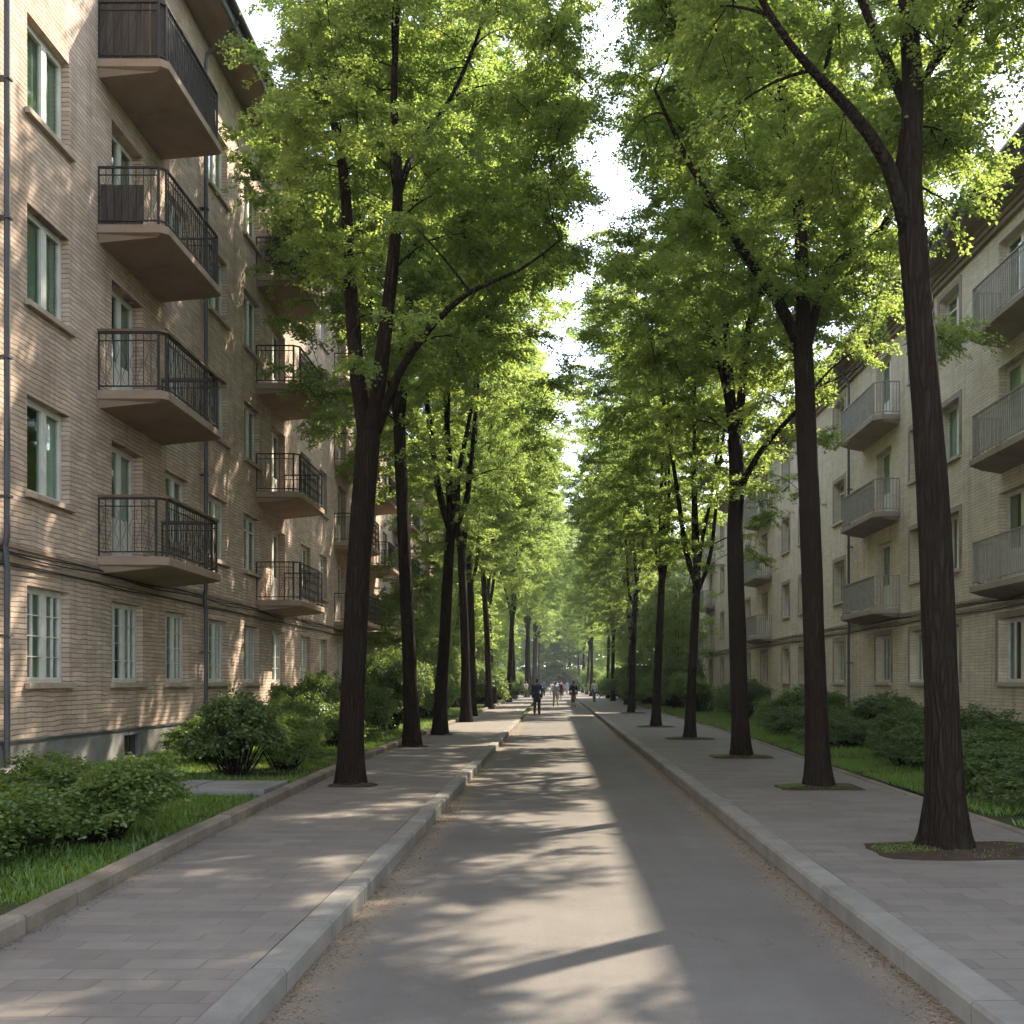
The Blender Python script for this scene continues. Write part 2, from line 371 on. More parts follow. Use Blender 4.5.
def kerb(name, path, w, zb, zt, mat, stone=1.0, seed=1, y_side=1):
    """row of kerb stones following path (front edge); the stone's depth goes to -x*y_side"""
    rng = random.Random(seed); mb = MB()
    y, y1 = path[0], path[1]; fx = path[2]
    while y < y1:
        L = stone * rng.uniform(0.8, 1.25) if y < 110 else 4.0
        e = min(y + L - rng.uniform(.014, .026), y1)
        a, b = fx(y), fx(e); j = rng.uniform(-0.003, 0.003); dz = rng.uniform(-0.003, 0.003)
        o = -w * y_side
        c8 = 0.018 * y_side
        prof = lambda x: [(x + j, zb), (x + j, zt + dz - 0.022), (x + j - c8, zt + dz), (x + j + o, zt + dz), (x + j + o, zb)]
        A, B = prof(a), prof(b); n = 5
        V = [(p[0], y, p[1]) for p in A] + [(p[0], e, p[1]) for p in B]
        Fc = [(i, (i + 1) % n, n + (i + 1) % n, n + i) for i in range(n)] + [tuple(range(n - 1, -1, -1)), tuple(range(n, 2 * n))]
        if y_side < 0: Fc = [tuple(reversed(f)) for f in Fc]
        mb.add(V, Fc); y += L
    return tag(mb.build(name, mat), kind='structure')
kerb('kerb_left', (-8, 45.5, lambda y: -1.42), 0.185, -0.02, 0.135, MAT['kerb'], 1.0, 3, 1)
kerb('kerb_left_far', (53, 230, lambda y: -1.9 - 0.25 * min(1, (y - 53) / 20)), 0.195, -0.02, 0.137, MAT['kerb'], 1.0, 5, 1)
kerb('kerb_right', (-8, 230, lambda y: 1.98), 0.215, -0.02, 0.135, MAT['kerb'], 1.0, 4, -1)
kerb('lawn_kerb_left', (-8, 230, XO), 0.14, 0.05, 0.235, MAT['kerb_old'], 0.7, 6, 1)
kerb('lawn_kerb_right', (-8, 230, XR), 0.12, 0.05, 0.140, MAT['kerb_old'], 0.9, 7, -1)
# driveway mouth between the two kerbs on the left
mb = MB(); mb.quad((-3.7, 45.7, 0.126), (-1.44, 45.7, 0.126), (-1.44, 52.8, 0.126), (-3.7, 52.8, 0.126)); 
tag(mb.build('driveway', MAT['road']), kind='structure')
# entry path crossing the left lawn
mb = MB()
for i in range(4):
    x1 = -3.76 - i * 1.06; mb.box(x1 - 1.03, x1, 14.2 + 0.05 * i, 15.5 + 0.04 * i, 0.1, 0.262 + 0.006 * (i % 2))
tag(mb.build('path', MAT['plinth'], bevel=0.01), kind='structure')
mb = MB(); mb.box(-7.99, -6.9, 14.6, 16.0, 0.1, 0.42); mb.box(-7.99, -6.5, 14.6, 16.0, 0.1, 0.33)
tag(mb.build('stone_step', MAT['plinth'], bevel=0.01), 'low grey stone step at the wall between the two left bushes', 'step')

# ------------------------------------------------------------------ buildings
def window_mesh(w, h, setback, style):
    """frame in a local frame: +x out of the wall, origin at the bottom centre of the opening"""
    mb = MB(); a, b = -setback - 0.07, -setback; t = 0.06
    mb.box(a, b, -w/2, -w/2 + t, 0.0, h); mb.box(a, b, w/2 - t, w/2, 0.0, h)
    mb.box(a, b, -w/2 + t, w/2 - t, 0.0, t); mb.box(a, b, -w/2 + t, w/2 - t, h - t, h)
    mid = 0.06 * w
    mb.box(a - 0.004, b + 0.012, mid - 0.045, mid + 0.045, t, h - t)
    for (p, q) in ((-w/2 + t, mid - 0.045), (mid + 0.045, w/2 - t)):
        s = 0.042; c0, c1 = a + 0.012, b + 0.006
        mb.box(c0, c1, p, p + s, t, h - t); mb.box(c0, c1, q - s, q, t, h - t)
        mb.box(c0, c1, p + s, q - s, t, t + s); mb.box(c0, c1, p + s, q - s, h - t - s, h - t)
        if style == 'grid':
            m = (p + q) / 2; mb.box(c0 + 0.02, c1 + 0.002, m - 0.008, m + 0.008, t + s, h - t - s)
            for k in (1, 2, 3):
                z = t + s + (h - 2 * (t + s)) * k / 4
                mb.box(c0 + 0.022, c1, p + s, m - 0.011, z - 0.007, z + 0.007); mb.box(c0 + 0.022, c1, m + 0.011, q - s, z - 0.007, z + 0.007)
        elif style == 'door':
            mb.box(c0 + 0.01, c1 - 0.004, p + s, q - s, t + s, 0.75)
            mb.box(c0 + 0.008, c1, p + s, q - s, 0.75, 0.83)
        elif style == 'bar':
            m = (p + q) / 2; mb.box(c0 + 0.02, c1 + 0.002, m - 0.012, m + 0.012, t + s, h - t - s)
        elif style == 'transom':
            z = h * 0.74; mb.box(c0, c1 + 0.003, p + s, q - s, z - 0.025, z + 0.025)
    return mb
def curtain_mesh(w, h, kind, seed):
    rng = random.Random(seed); mb = MB()
    spans = {0: [(-w/2, -w/2 + w*0.36), (w/2 - w*0.3, w/2)], 1: [(-w/2, -w*0.02)], 2: [(-w/2, -w*0.28), (w*0.08, w/2)], 3: [(-w/2 + .02, w/2 - .02)]}[kind]
    for a, b in spans:
        n = max(8, int((b - a) * 60)); V = []
        ph = rng.uniform(0, 6)
        for i in range(n + 1):
            y = a + (b - a) * i / n; x = 0.03 * math.sin(y * 48 + ph + 1.2 * math.sin(y * 13))
            V += [(x, y, 0.02), (x * 0.8, y, h)]
        mb.add(V, [(2*i, 2*i+2, 2*i+3, 2*i+1) for i in range(n)])
    return mb
WCACHE = {}
def make_window(parent, w, h, setback, style, y, z, ckind, fmat, smat, sill=True, name='window', ccol='curtain'):
    key = (round(w, 2), round(h, 2), setback, style, ckind, fmat, smat, sill, name, ccol)
    if key in WCACHE:
        o = copy_tree(WCACHE[key], parent); o.location = (0, y, z); return o
    o = window_mesh(w, h, setback, style).build(name, MAT[fmat], parent, (0, y, z))
    mb = MB(); mb.box(-setback - 0.036, -setback - 0.03, -w/2 + 0.03, w/2 - 0.03, 0.03, h - 0.03)
    mb.build('pane', MAT['glass'], o)
    if ckind is not None:
        curtain_mesh(w, h - 0.04, ckind, len(WCACHE)).build('curtain', MAT[ccol], o, (-setback - 0.105, 0, 0), smooth=True)
    if sill:
        mb = MB(); mb.box(-setback + 0.001, 0.003, -w/2 + 0.003, w/2 - 0.003, 0.003, 0.022)
        mb.box(0.003, 0.085, -w/2 - 0.09, w/2 + 0.09, -0.075, 0.012)
        mb.build('sill', MAT[smat], o, bevel=0.006)
        if smat == 'sill_pale':
            mb = MB(); e = 0.15; zz = 0.013
            mb.box(0.002, 0.022, -w/2 - e, -w/2 - 0.003, zz, h + e); mb.box(0.002, 0.022, w/2 + 0.003, w/2 + e, zz, h + e)
            mb.box(0.002, 0.022, -w/2 - 0.003, w/2 + 0.003, h + 0.003, h + e); mb.build('surround', MAT['concrete_grey'], o)
    WCACHE[key] = o
    return o

def balcony_outline(L, D, ch, ins=0.0):
    l = L/2 - ins; d = D - ins; k = ch
    return [(0.0, -l), (d - k, -l), (d, -l + k), (d, l - k), (d - k, l), (0.0, l)]
def balcony_slab(L, D, ch):
    mb = MB(); o1 = balcony_outline(L, D, ch); o2 = balcony_outline(L, D, ch, 0.03); o3 = balcony_outline(L, D, ch, 0.10)
    rings = [[(x, y, 0.0) for x, y in o2], [(x, y, -0.02) for x, y in o1], [(x, y, -0.15) for x, y in o1],
             [(x, y, -0.165) for x, y in o2],
             [(x, y, -0.175 - 0.12 * (1 - x / D)) for x, y in o3]]
    n = 6; V = [p for r in rings for p in r]; Fc = []
    for i in range(len(rings) - 1):
        for k in range(n):
            k2 = (k + 1) % n; Fc.append((i*n+k, (i+1)*n+k, (i+1)*n+k2, i*n+k2))
    Fc.append(tuple(range(n))); Fc.append(tuple((len(rings)-1)*n + k for k in range(n - 1, -1, -1)))
    mb.add(V, Fc); return mb
def seg_frames(L, D, ch, ins):
    o = balcony_outline(L, D, ch, ins); return list(zip(o[:-1], o[1:]))
def railing(L, D, ch, hgt, spacing, bw, ornament, cap=True):
    mb = MB(); ins = 0.07
    for a, b in seg_frames(L, D, ch, ins):
        A = Vector((*a, 0)); B = Vector((*b, 0)); d = (B - A); ln = d.length; d.normalize(); nrm = Vector((d.y, -d.x, 0))
        def bar(p, z0, z1, hw, hd):
            q = [p + d*sx*hw + nrm*sy*hd for sx, sy in ((-1,-1),(1,-1),(1,1),(-1,1))]
            mb.add([(v.x, v.y, z0) for v in q] + [(v.x, v.y, z1) for v in q], [(0,3,2,1),(4,5,6,7),(0,1,5,4),(1,2,6,5),(2,3,7,6),(3,0,4,7)])
        mid = (A + B) / 2
        bar(mid, hgt - 0.03, hgt, ln/2 + 0.006, 0.024); bar(mid, 0.07, 0.095, ln/2 - 0.002, 0.012)
        if ln > 0.5: bar(mid, hgt - 0.16, hgt - 0.14, ln/2 - 0.012, 0.009)
        n = max(1, int(ln / spacing))
        for i in range(n + 1):
            p = A + d * (ln * i / n)
            if i in (0, n): bar(p, 0.0, hgt - 0.031, 0.018, 0.018)
            else: bar(p, 0.096, hgt - 0.031, bw, bw)
        if ornament and ln > 0.5:
            for i in range(n):
                p = A + d * (ln * (i + 0.5) / n)
                ph = (i % 2) * PI
                pts = [p + d * (0.036 * math.sin(ph + t * 2 * PI * 1.5)) + Vector((0, 0, 0.12 + (hgt - 0.3) * t)) for t in [j / 12 for j in range(13)]]
                mb.tube([tuple(q) for q in pts], 0.0048, 4, 0, False)
                if ornament > 1:
                    for zc in (0.3, 0.55, 0.78):
                        rr = 0.034
                        ring = [p + d * (rr * math.cos(t)) + Vector((0, 0, zc + rr * 1.5 * math.sin(t))) for t in [k * 2 * PI / 8 for k in range(9)]]
                        mb.tube([tuple(q) for q in ring], 0.0075, 4, 0, False)
    return mb
def cladding(L, D, ch, segs, z0, z1, part=(0, 1), seed=0, ins=0.10):
    rng = random.Random(seed); mb = MB(); S = seg_frames(L, D, ch, ins)
    for k in segs:
        a, b = S[k]; A = Vector((*a, 0)); B = Vector((*b, 0)); d = B - A; A2 = A + d * part[0]; B2 = A + d * part[1]
        d = B2 - A2; ln = d.length; d.normalize(); nrm = Vector((d.y, -d.x, 0)); n = max(1, int(ln / 0.12))
        for i in range(n):
            p = A2 + d * (ln * (i + 0.5) / n); hw = ln / n / 2 - 0.004; hd = 0.009; j = rng.uniform(-0.012, 0.012)
            q = [p + d*sx*hw + nrm*sy*hd for sx, sy in ((-1,-1),(1,-1),(1,1),(-1,1))]
            mb.add([(v.x, v.y, z0) for v in q] + [(v.x, v.y, z1 + j) for v in q], [(0,3,2,1),(4,5,6,7),(0,1,5,4),(1,2,6,5),(2,3,7,6),(3,0,4,7)])
    return mb
BCACHE = {}
def make_balcony(parent, y, z, L, D, ch, slab, rail, hgt=1.03, spacing=0.12, bw=0.0062, ornament=0, clad=None, cap=None, key=None):
    if key and key in BCACHE:
        o = copy_tree(BCACHE[key], parent); o.location = (0.003, y, z); return o
    o = balcony_slab(L, D, ch).build('balcony', MAT[slab], parent, (0.003, y, z))
    railing(L, D, ch, hgt, spacing, bw, ornament).build('railing', MAT[rail], o)
    if clad:
        for i, cl in enumerate(clad): cladding(L, D, ch, *cl, seed=i).build('boarding', MAT['dark_board'], o)
    if cap:
        mb = MB()
        for a, b in seg_frames(L, D, ch, 0.07):
            A = Vector((*a, 0)); B = Vector((*b, 0)); d = (B - A).normalized(); n = Vector((d.y, -d.x, 0)) * 0.05
            A2, B2 = A - d * 0.02, B + d * 0.02
            q = [A2 - n, B2 - n, B2 + n, A2 + n]
            mb.add([(v.x, v.y, hgt + 0.002) for v in q] + [(v.x, v.y, hgt + 0.045) for v in q], [(0,3,2,1),(4,5,6,7),(0,1,5,4),(1,2,6,5),(2,3,7,6),(3,0,4,7)])
        mb.build('rail_cap', MAT['cap_wood'], o)
    if key: BCACHE[key] = o
    return o

def wall_mesh(y0, y1, ztop, openings, depth, thick=0.36, zb=0.75):
    """front wall with openings and their reveals, end walls and back wall. local x out."""
    mb = MB()
    ys = sorted({round(v, 4) for o in openings for v in o[:2]} | {y0, y1}); zs = sorted({round(v, 4) for o in openings for v in o[2:]} | {zb, ztop})
    def inside(ya, yb, za, zb_):
        ym, zm = (ya + yb)/2, (za + zb_)/2
        return any(o[0] < ym < o[1] and o[2] < zm < o[3] for o in openings)
    for i in range(len(ys) - 1):
        for j in range(len(zs) - 1):
            if not inside(ys[i], ys[i+1], zs[j], zs[j+1]):
                mb.quad((0, ys[i], zs[j]), (0, ys[i+1], zs[j]), (0, ys[i+1], zs[j+1]), (0, ys[i], zs[j+1]))
                mb.quad((-thick, ys[i], zs[j+1]), (-thick, ys[i+1], zs[j+1]), (-thick, ys[i+1], zs[j]), (-thick, ys[i], zs[j]), 1)
    for a, b, z0, z1 in openings:
        t = thick
        mb.quad((0,a,z0),(0,a,z1),(-t,a,z1),(-t,a,z0)); mb.quad((0,b,z1),(0,b,z0),(-t,b,z0),(-t,b,z1))
        mb.quad((0,a,z1),(0,b,z1),(-t,b,z1),(-t,a,z1)); mb.quad((0,b,z0),(0,a,z0),(-t,a,z0),(-t,b,z0))
    mb.quad((0,y0,0),(0,y0,ztop),(-depth,y0,ztop),(-depth,y0,0)); mb.quad((0,y1,ztop),(0,y1,0),(-depth,y1,0),(-depth,y1,ztop))
    mb.quad((-depth,y0,0),(-depth,y0,ztop),(-depth,y1,ztop),(-depth,y1,0))
    return mb

def building(name, label, xw, yref, right, ya, yb, nst, cols, mats, ztop, eave, seed, moss=False, pipes=(), basement=(), group=None):
    """cols: (Ya, Yb, kind, balcony key). Ya..Yb are world distances; right buildings are turned by 180 degrees."""
    rng = random.Random(seed); sgn = -1 if right else 1
    root = empty(name, (xw, yref, 0), PI if right else 0.0); tag(root, label, 'building', group)
    L = lambda Y: (Y - yref) * sgn
    y0, y1 = sorted((L(ya), L(yb)))
    FZ, SZ, WH, ST = 0.95, 1.62, 1.5, 2.9
    ops = []; units = []
    for ca, cb, kind, extra in cols:
        a, b = sorted((L(ca), L(cb))); m, w = (a + b)/2, b - a
        for k in range(nst):
            if kind == 'b' and k > 0:
                ops.append((a, b, FZ + ST*k + 0.02, SZ + ST*k + WH)); units.append((m, w, k, 'door', extra))
            else:
                ops.append((a, b, SZ + ST*k, SZ + ST*k + WH)); units.append((m, w, k, 'win', extra))
    wm = wall_mesh(y0, y1, ztop, ops, 11.5)
    for k in range(nst + 1):     # floors and a back partition make closed rooms behind the glass
        z = FZ + ST*k - 0.1
        if z < ztop: wm.quad((-0.362, y0 + .01, z), (-0.362, y1 - .01, z), (-3.4, y1 - .01, z), (-3.4, y0 + .01, z), 1)
    wm.quad((-3.4, y0 + .01, 0), (-3.4, y0 + .01, ztop), (-3.4, y1 - .01, ztop), (-3.4, y1 - .01, 0), 1)
    wm.build('wall', [MAT[mats['brick']], MAT['interior']], root)
    # plinth
    mb = MB(); prev = y0
    holes = sorted(tuple(sorted((L(p), L(q)))) for p, q in basement)
    for p, q in holes + [(y1, y1)]:
        mb.box(-0.1, 0.05, prev, p, -0.2, 0.75)
        if p < y1: mb.box(-0.1, 0.05, p, q, -0.2, 0.27); mb.box(-0.1, 0.05, p, q, 0.66, 0.75)
        prev = q
    mb.build('plinth', MAT['plinth'], root)
    mb = MB(); mb.box(-0.1, 0.075, y0, y1, 0.752, 0.785); mb.build('plinth_ledge', MAT['sill_pale' if right else 'pipe'], root)
    for p, q in holes:
        g = MB(); g.box(-0.35, -0.10, p, q, 0.27, 0.66)
        for i in range(1, 5): g.box(-0.02, 0.0, p + (q-p)*i/5 - 0.008, p + (q-p)*i/5 + 0.008, 0.27, 0.66)
        g.build('basement_window', MAT['iron'], root)
    # ledge band + cables
    mb = MB(); mb.box(0.002, 0.055, y0, y1, 3.40, 3.47); mb.box(0.002, 0.045, y0, y1, 3.62, 3.68); mb.build('ledge', MAT[mats['trim']], root)
    for zz, sag, ph in ((3.52, 0.025, 0.0), (3.57, 0.03, 1.0), (3.36, 0.02, 2.0)):
        pts = [(0.075 + 0.01 * math.sin(i * 1.7 + ph), y0 + (y1 - y0) * i / 60, zz + sag * math.sin(i * 0.9 + ph)) for i in range(61)]
        t = MB(); t.tube(pts, 0.013, 5); t.build('cable', MAT['cable'], root, smooth=True)
    # windows, doors, balconies
    for (m, w, k, kind, extra) in units:
        ck, cc = rng.choice([(3, 'curtain_green'), (3, 'curtain_green'), (0, 'curtain'), (2, 'curtain'), (3, 'curtain_green'), (1, 'curtain'), (2, 'curtain_green')])
        if kind == 'win':
            style = ('grid' if not right else 'bar') if k == 0 else rng.choice(['plain', 'bar', 'plain', 'transom'])
            make_window(root, w - 0.004, WH - 0.004, 0.20 if right else 0.13, style, m, SZ + ST*k + 0.002, ck, mats['frame'], mats['sill'], True, 'window', cc)
        else:
            make_window(root, w - 0.004, SZ + WH - FZ - 0.024, 0.20, 'door', m, FZ + ST*k + 0.022, rng.choice([0, 1, 2]), mats['frame'], mats['sill'], False, 'balcony_door', cc)
            ba, bb, fn = extra; q0, q1 = sorted((L(ba), L(bb)))
            fn(root, (q0 + q1)/2, FZ + ST*k, q1 - q0, k)
    # eaves and roof
    ev = eave
    if right:
        mb = MB()
        for i in range(4): mb.box(0.002, 0.10 + 0.055*i, y0, y1, ztop - 0.50 + 0.125*i, ztop - 0.38 + 0.125*i)
        mb.build('cornice', MAT['soffit'], root)
    mb = MB(); mb.box(0.0, ev - 0.08, y0 - 0.3, y1 + 0.3, ztop + 0.003, ztop + 0.14); mb.build('soffit', MAT['soffit'], root)
    mb = MB()
    mb.box(ev - 0.078, ev - 0.04, y0 - 0.32, y1 + 0.32, ztop - 0.02, ztop + 0.36)
    gp = [(ev + 0.05, y0 - 0.32, ztop + 0.30), (ev + 0.05, y1 + 0.32, ztop + 0.30)]
    mb.tube(gp, 0.085, 10); mb.build('gutter', MAT['pipe'], root, smooth=True)
    rz0 = ztop + 0.37; pts = [(ev + 0.05, rz0), (ev - 0.5, rz0 + (0.75 if moss else 0.3)), (-5.6, rz0 + 3.2), (-11.9, rz0 - 0.1)]
    mb = MB()
    for (xa, za), (xb, zb_) in zip(pts[:-1], pts[1:]): mb.quad((xa, y0 - .4, za), (xa, y1 + .4, za), (xb, y1 + .4, zb_), (xb, y0 - .4, zb_))
    for yy in (y0 - .4, y1 + .4): mb.add([(x, yy, z) for x, z in pts], [(0, 1, 2, 3)])
    mb.build('roof', MAT['moss_roof' if moss else 'roof'], root)
    for Y, zt in pipes:
        y = L(Y); mb = MB()
        mb.tube([(ev + 0.0, y, ztop + 0.2), (ev - 0.15, y, ztop - 0.05), (0.16, y, ztop - 0.55), (0.13, y, ztop - 0.75), (0.13, y, 3.75), (0.10, y, 3.6), (0.13, y, 3.3), (0.13, y, 0.45), (0.28, y, 0.22)], 0.045, 10)
        for zc in range(2, int(ztop) - 1, 2): mb.box(0.0, 0.19, y - 0.065, y + 0.065, zc + 0.3, zc + 0.335)
        mb.build('drainpipe', MAT['pipe'], root, smooth=False)
    return root

def near_left_balcony(root, y, z, L, k):
    if k == 4: make_balcony(root, y, z, L, 1.22, 0.10, 'concrete', 'iron', ornament=1, clad=[((0, 1, 2), 0.03, 1.12, (0, 1)), ((3, 4), 0.03, 0.9, (0, 1))])
    elif k == 3: make_balcony(root, y, z, L, 1.22, 0.10, 'concrete', 'iron', ornament=1, clad=[((0,), 0.03, 0.72, (0.02, 0.76))])
    elif k == 2: make_balcony(root, y, z, L, 1.22, 0.10, 'concrete', 'iron', ornament=1, cap=True)
    else: make_balcony(root, y, z, L, 1.22, 0.14, 'concrete', 'iron', ornament=1, cap=True)
def left_balcony(root, y, z, L, k): make_balcony(root, y, z, L, 1.2, 0.14, 'concrete', 'iron', ornament=1, key=('l', round(L, 2)))
def far_left_balcony(root, y, z, L, k): make_balcony(root, y, z, L, 1.1, 0.14, 'concrete', 'iron', spacing=0.12, bw=0.012, key=('fl', round(L, 2)))
def right_balcony(root, y, z, L, k): make_balcony(root, y, z, L, 0.78, 0.22, 'concrete_grey', 'rail_grey', hgt=1.0, spacing=0.095, bw=0.010, key=('r', round(L, 2)))

ML = dict(brick='brick_tan', trim='concrete', frame='frame', sill='sill')
MR = dict(brick='brick_pale', trim='concrete_grey', frame='frame', sill='sill_pale')
building('apartment_block', 'near tan brick five-storey apartment block with black iron balconies along the left pavement', -8.0, 4, False, 4, 45, 5,
    [(12.5, 13.95, 'w', None), (16.67, 18.12, 'w', None), (19.85, 21.35, 'b', (19.2, 22.45, near_left_balcony)), (22.6, 24.0, 'w', None), (25.4, 26.85, 'w', None),
     (28.3, 29.75, 'w', None), (31.1, 32.6, 'b', (29.4, 32.6, left_balcony)), (34.6, 36.0, 'w', None), (37.4, 38.6, 'w', None), (40.6, 42.1, 'b', (39.8, 43.0, left_balcony))],
    ML, 16.35, 0.85, 11, pipes=((15.8, 0), (24.8, 0)), basement=((20.3, 21.1), (23.1, 23.7), (27, 27.6)), group='apartment blocks along the street')
building('apartment_block', 'farther tan brick four-storey block beyond the first on the left side', -8.3, 46.5, False, 46.5, 92, 4,
    [(48.8, 50.3, 'b', (47.9, 51.1, far_left_balcony)), (53, 54.4, 'w', None), (57, 58.5, 'b', (56, 59.2, far_left_balcony)), (62, 63.4, 'w', None), (66, 67.4, 'w', None), (71, 72.5, 'b', (70, 73.2, far_left_balcony)), (76, 77.4, 'w', None), (81, 82.4, 'w', None), (86, 87.4, 'w', None)],
    ML, 13.4, 0.7, 12, group='apartment blocks along the street')
building('apartment_block', 'near pale beige four-storey apartment block with grey slatted balconies on the right', 10.3, 5, True, 5, 62, 4,
    [(17.5, 19.0, 'w', None), (24.0, 25.55, 'b', (21.4, 25.5, right_balcony)), (28.0, 29.45, 'w', None), (30.5, 31.9, 'w', None), (33.7, 35.3, 'b', (32.8, 36.9, right_balcony)),
     (39.1, 40.6, 'w', None), (45.0, 46.4, 'w', None), (48.3, 49.8, 'w', None), (53.3, 54.9, 'b', (52.2, 56.3, right_balcony)), (58, 59.4, 'w', None)],
    MR, 12.6, 0.72, 13, moss=True, pipes=((38.1, 0),), group='apartment blocks along the street')
building('apartment_block', 'farther pale beige four-storey block half hidden by trees on the right', 10.6, 66, True, 66, 112, 4,
    [(69, 70.4, 'w', None), (74, 75.5, 'b', (73, 77.1, right_balcony)), (79, 80.4, 'w', None), (84, 85.4, 'w', None), (90, 91.5, 'b', (89, 93.1, right_balcony)), (96, 97.4, 'w', None), (103, 104.4, 'w', None)],
    MR, 12.6, 0.72, 14, moss=True, group='apartment blocks along the street')

# ------------------------------------------------------------------ foliage
def leaf_cards(P, D, N, L, W, rng):
    """P base, D direction, N normal (n,3); L, W (n,) -> folded rhombic leaves"""
    D = D / np.linalg.norm(D, axis=1, keepdims=True)
    S = np.cross(D, N); S /= (np.linalg.norm(S, axis=1, keepdims=True) + 1e-9); U = np.cross(S, D)
    n = len(P); V = np.empty((n, 4, 3))
    V[:, 0] = P; m = P + D * (L * 0.45)[:, None]; fold = U * (W * 0.16)[:, None]
    V[:, 1] = m + S * (W * 0.5)[:, None] + fold; V[:, 3] = m - S * (W * 0.5)[:, None] + fold
    V[:, 2] = P + D * L[:, None] - U * (L * 0.12)[:, None]
    return V.reshape(-1, 3), np.arange(n * 4).reshape(n, 4)

def spray(T, d, R, nl, rng, leaf, up=0.75):
    """leaf positions and orientation for one leafy branch end"""
    d = d / (np.linalg.norm(d) + 1e-9)
    h = np.array([d[0], d[1], d[2] * 0.35]) + rng.normal(0, 0.12, 3); h /= np.linalg.norm(h) + 1e-9
    side = np.cross(h, [0, 0, 1.0]); side /= np.linalg.norm(side) + 1e-9
    nt = 7; ang = np.linspace(-1.35, 1.35, nt) + rng.normal(0, 0.15, nt)
    TL = R * rng.uniform(0.65, 1.15, nt) * (1 - 0.2 * np.abs(ang))
    tilt = rng.normal(0, 0.22, nt)
    TD = np.cos(ang)[:, None] * h + np.sin(ang)[:, None] * side; TD[:, 2] += tilt; TD /= np.linalg.norm(TD, axis=1, keepdims=True)
    k = rng.integers(0, nt, nl); t = rng.uniform(0.08, 1.0, nl) ** 0.8
    st = T - h * R * 0.25
    P = st + TD[k] * (t * TL[k])[:, None]; P[:, 2] -= 0.22 * t * t * TL[k]
    sgn = rng.choice([-1, 1], nl)
    lat = np.cross(TD[k], [0, 0, 1.0]); lat /= np.linalg.norm(lat, axis=1, keepdims=True) + 1e-9
    D = TD[k] * 0.6 + lat * sgn[:, None] * 0.8 + rng.normal(0, 0.3, (nl, 3)); D[:, 2] -= 0.2
    N = np.array([0, 0, up]) + rng.normal(0, 0.45, (nl, 3))
    P = P + rng.normal(0, 0.035, (nl, 3))
    tw = [(st, st + TD[j] * TL[j] - np.array([0, 0, 0.22 * TL[j]])) for j in range(nt)]
    return P, D, N, tw

def catmull(pts, step):
    P = [np.array(p, float) for p in pts]; P = [2*P[0]-P[1]] + P + [2*P[-1]-P[-2]]; out = []
    for i in range(1, len(P) - 2):
        n = max(2, int(np.linalg.norm(P[i+1][:3]-P[i][:3]) / step))
        for j in range(n):
            t = j / n
            out.append(0.5*((2*P[i]) + (P[i+1]-P[i-1])*t + (2*P[i-1]-5*P[i]+4*P[i+1]-P[i+2])*t*t + (3*P[i]-P[i-1]-3*P[i+1]+P[i+2])*t**3))
    out.append(P[-2]); return np.array(out)

def trunk_mesh(path, seed, flare=1.0):
    """path (n,4) x y z r; with ridged bark and root flare"""
    mb_v = []; rng = random.Random(seed); seg = 28
    n = len(path); ph = [rng.uniform(0, 6.28) for _ in range(6)]
    z0 = path[0][2]
    for i in range(n):
        x, y, z, r = path[i]
        hgt = z - z0; fl = flare * math.exp(-max(0, hgt) / 0.36)
        for k in range(seg):
            a = k * 2 * PI / seg
            lob = 0.5 + 0.5 * math.sin(5 * a + ph[0]) * 0.6 + 0.25 * math.sin(3 * a + ph[1])
            rr = r * (1 + fl * (0.35 + 0.45 * lob))
            rr *= 1 + 0.055 * noise.noise(Vector((math.cos(a) * 3.2 + seed, math.sin(a) * 3.2, z * 0.8))) + 0.05 * noise.noise(Vector((math.cos(a) * 7 + seed, math.sin(a) * 7, z * 1.6)))
            mb_v.append((x + rr * math.cos(a), y + rr * math.sin(a), z))
    Fc = [(i*seg+k, i*seg+(k+1) % seg, (i+1)*seg+(k+1) % seg, (i+1)*seg+k) for i in range(n-1) for k in range(seg)]
    Fc.append(tuple((n-1)*seg+k for k in range(seg)))
    return mb_v, Fc

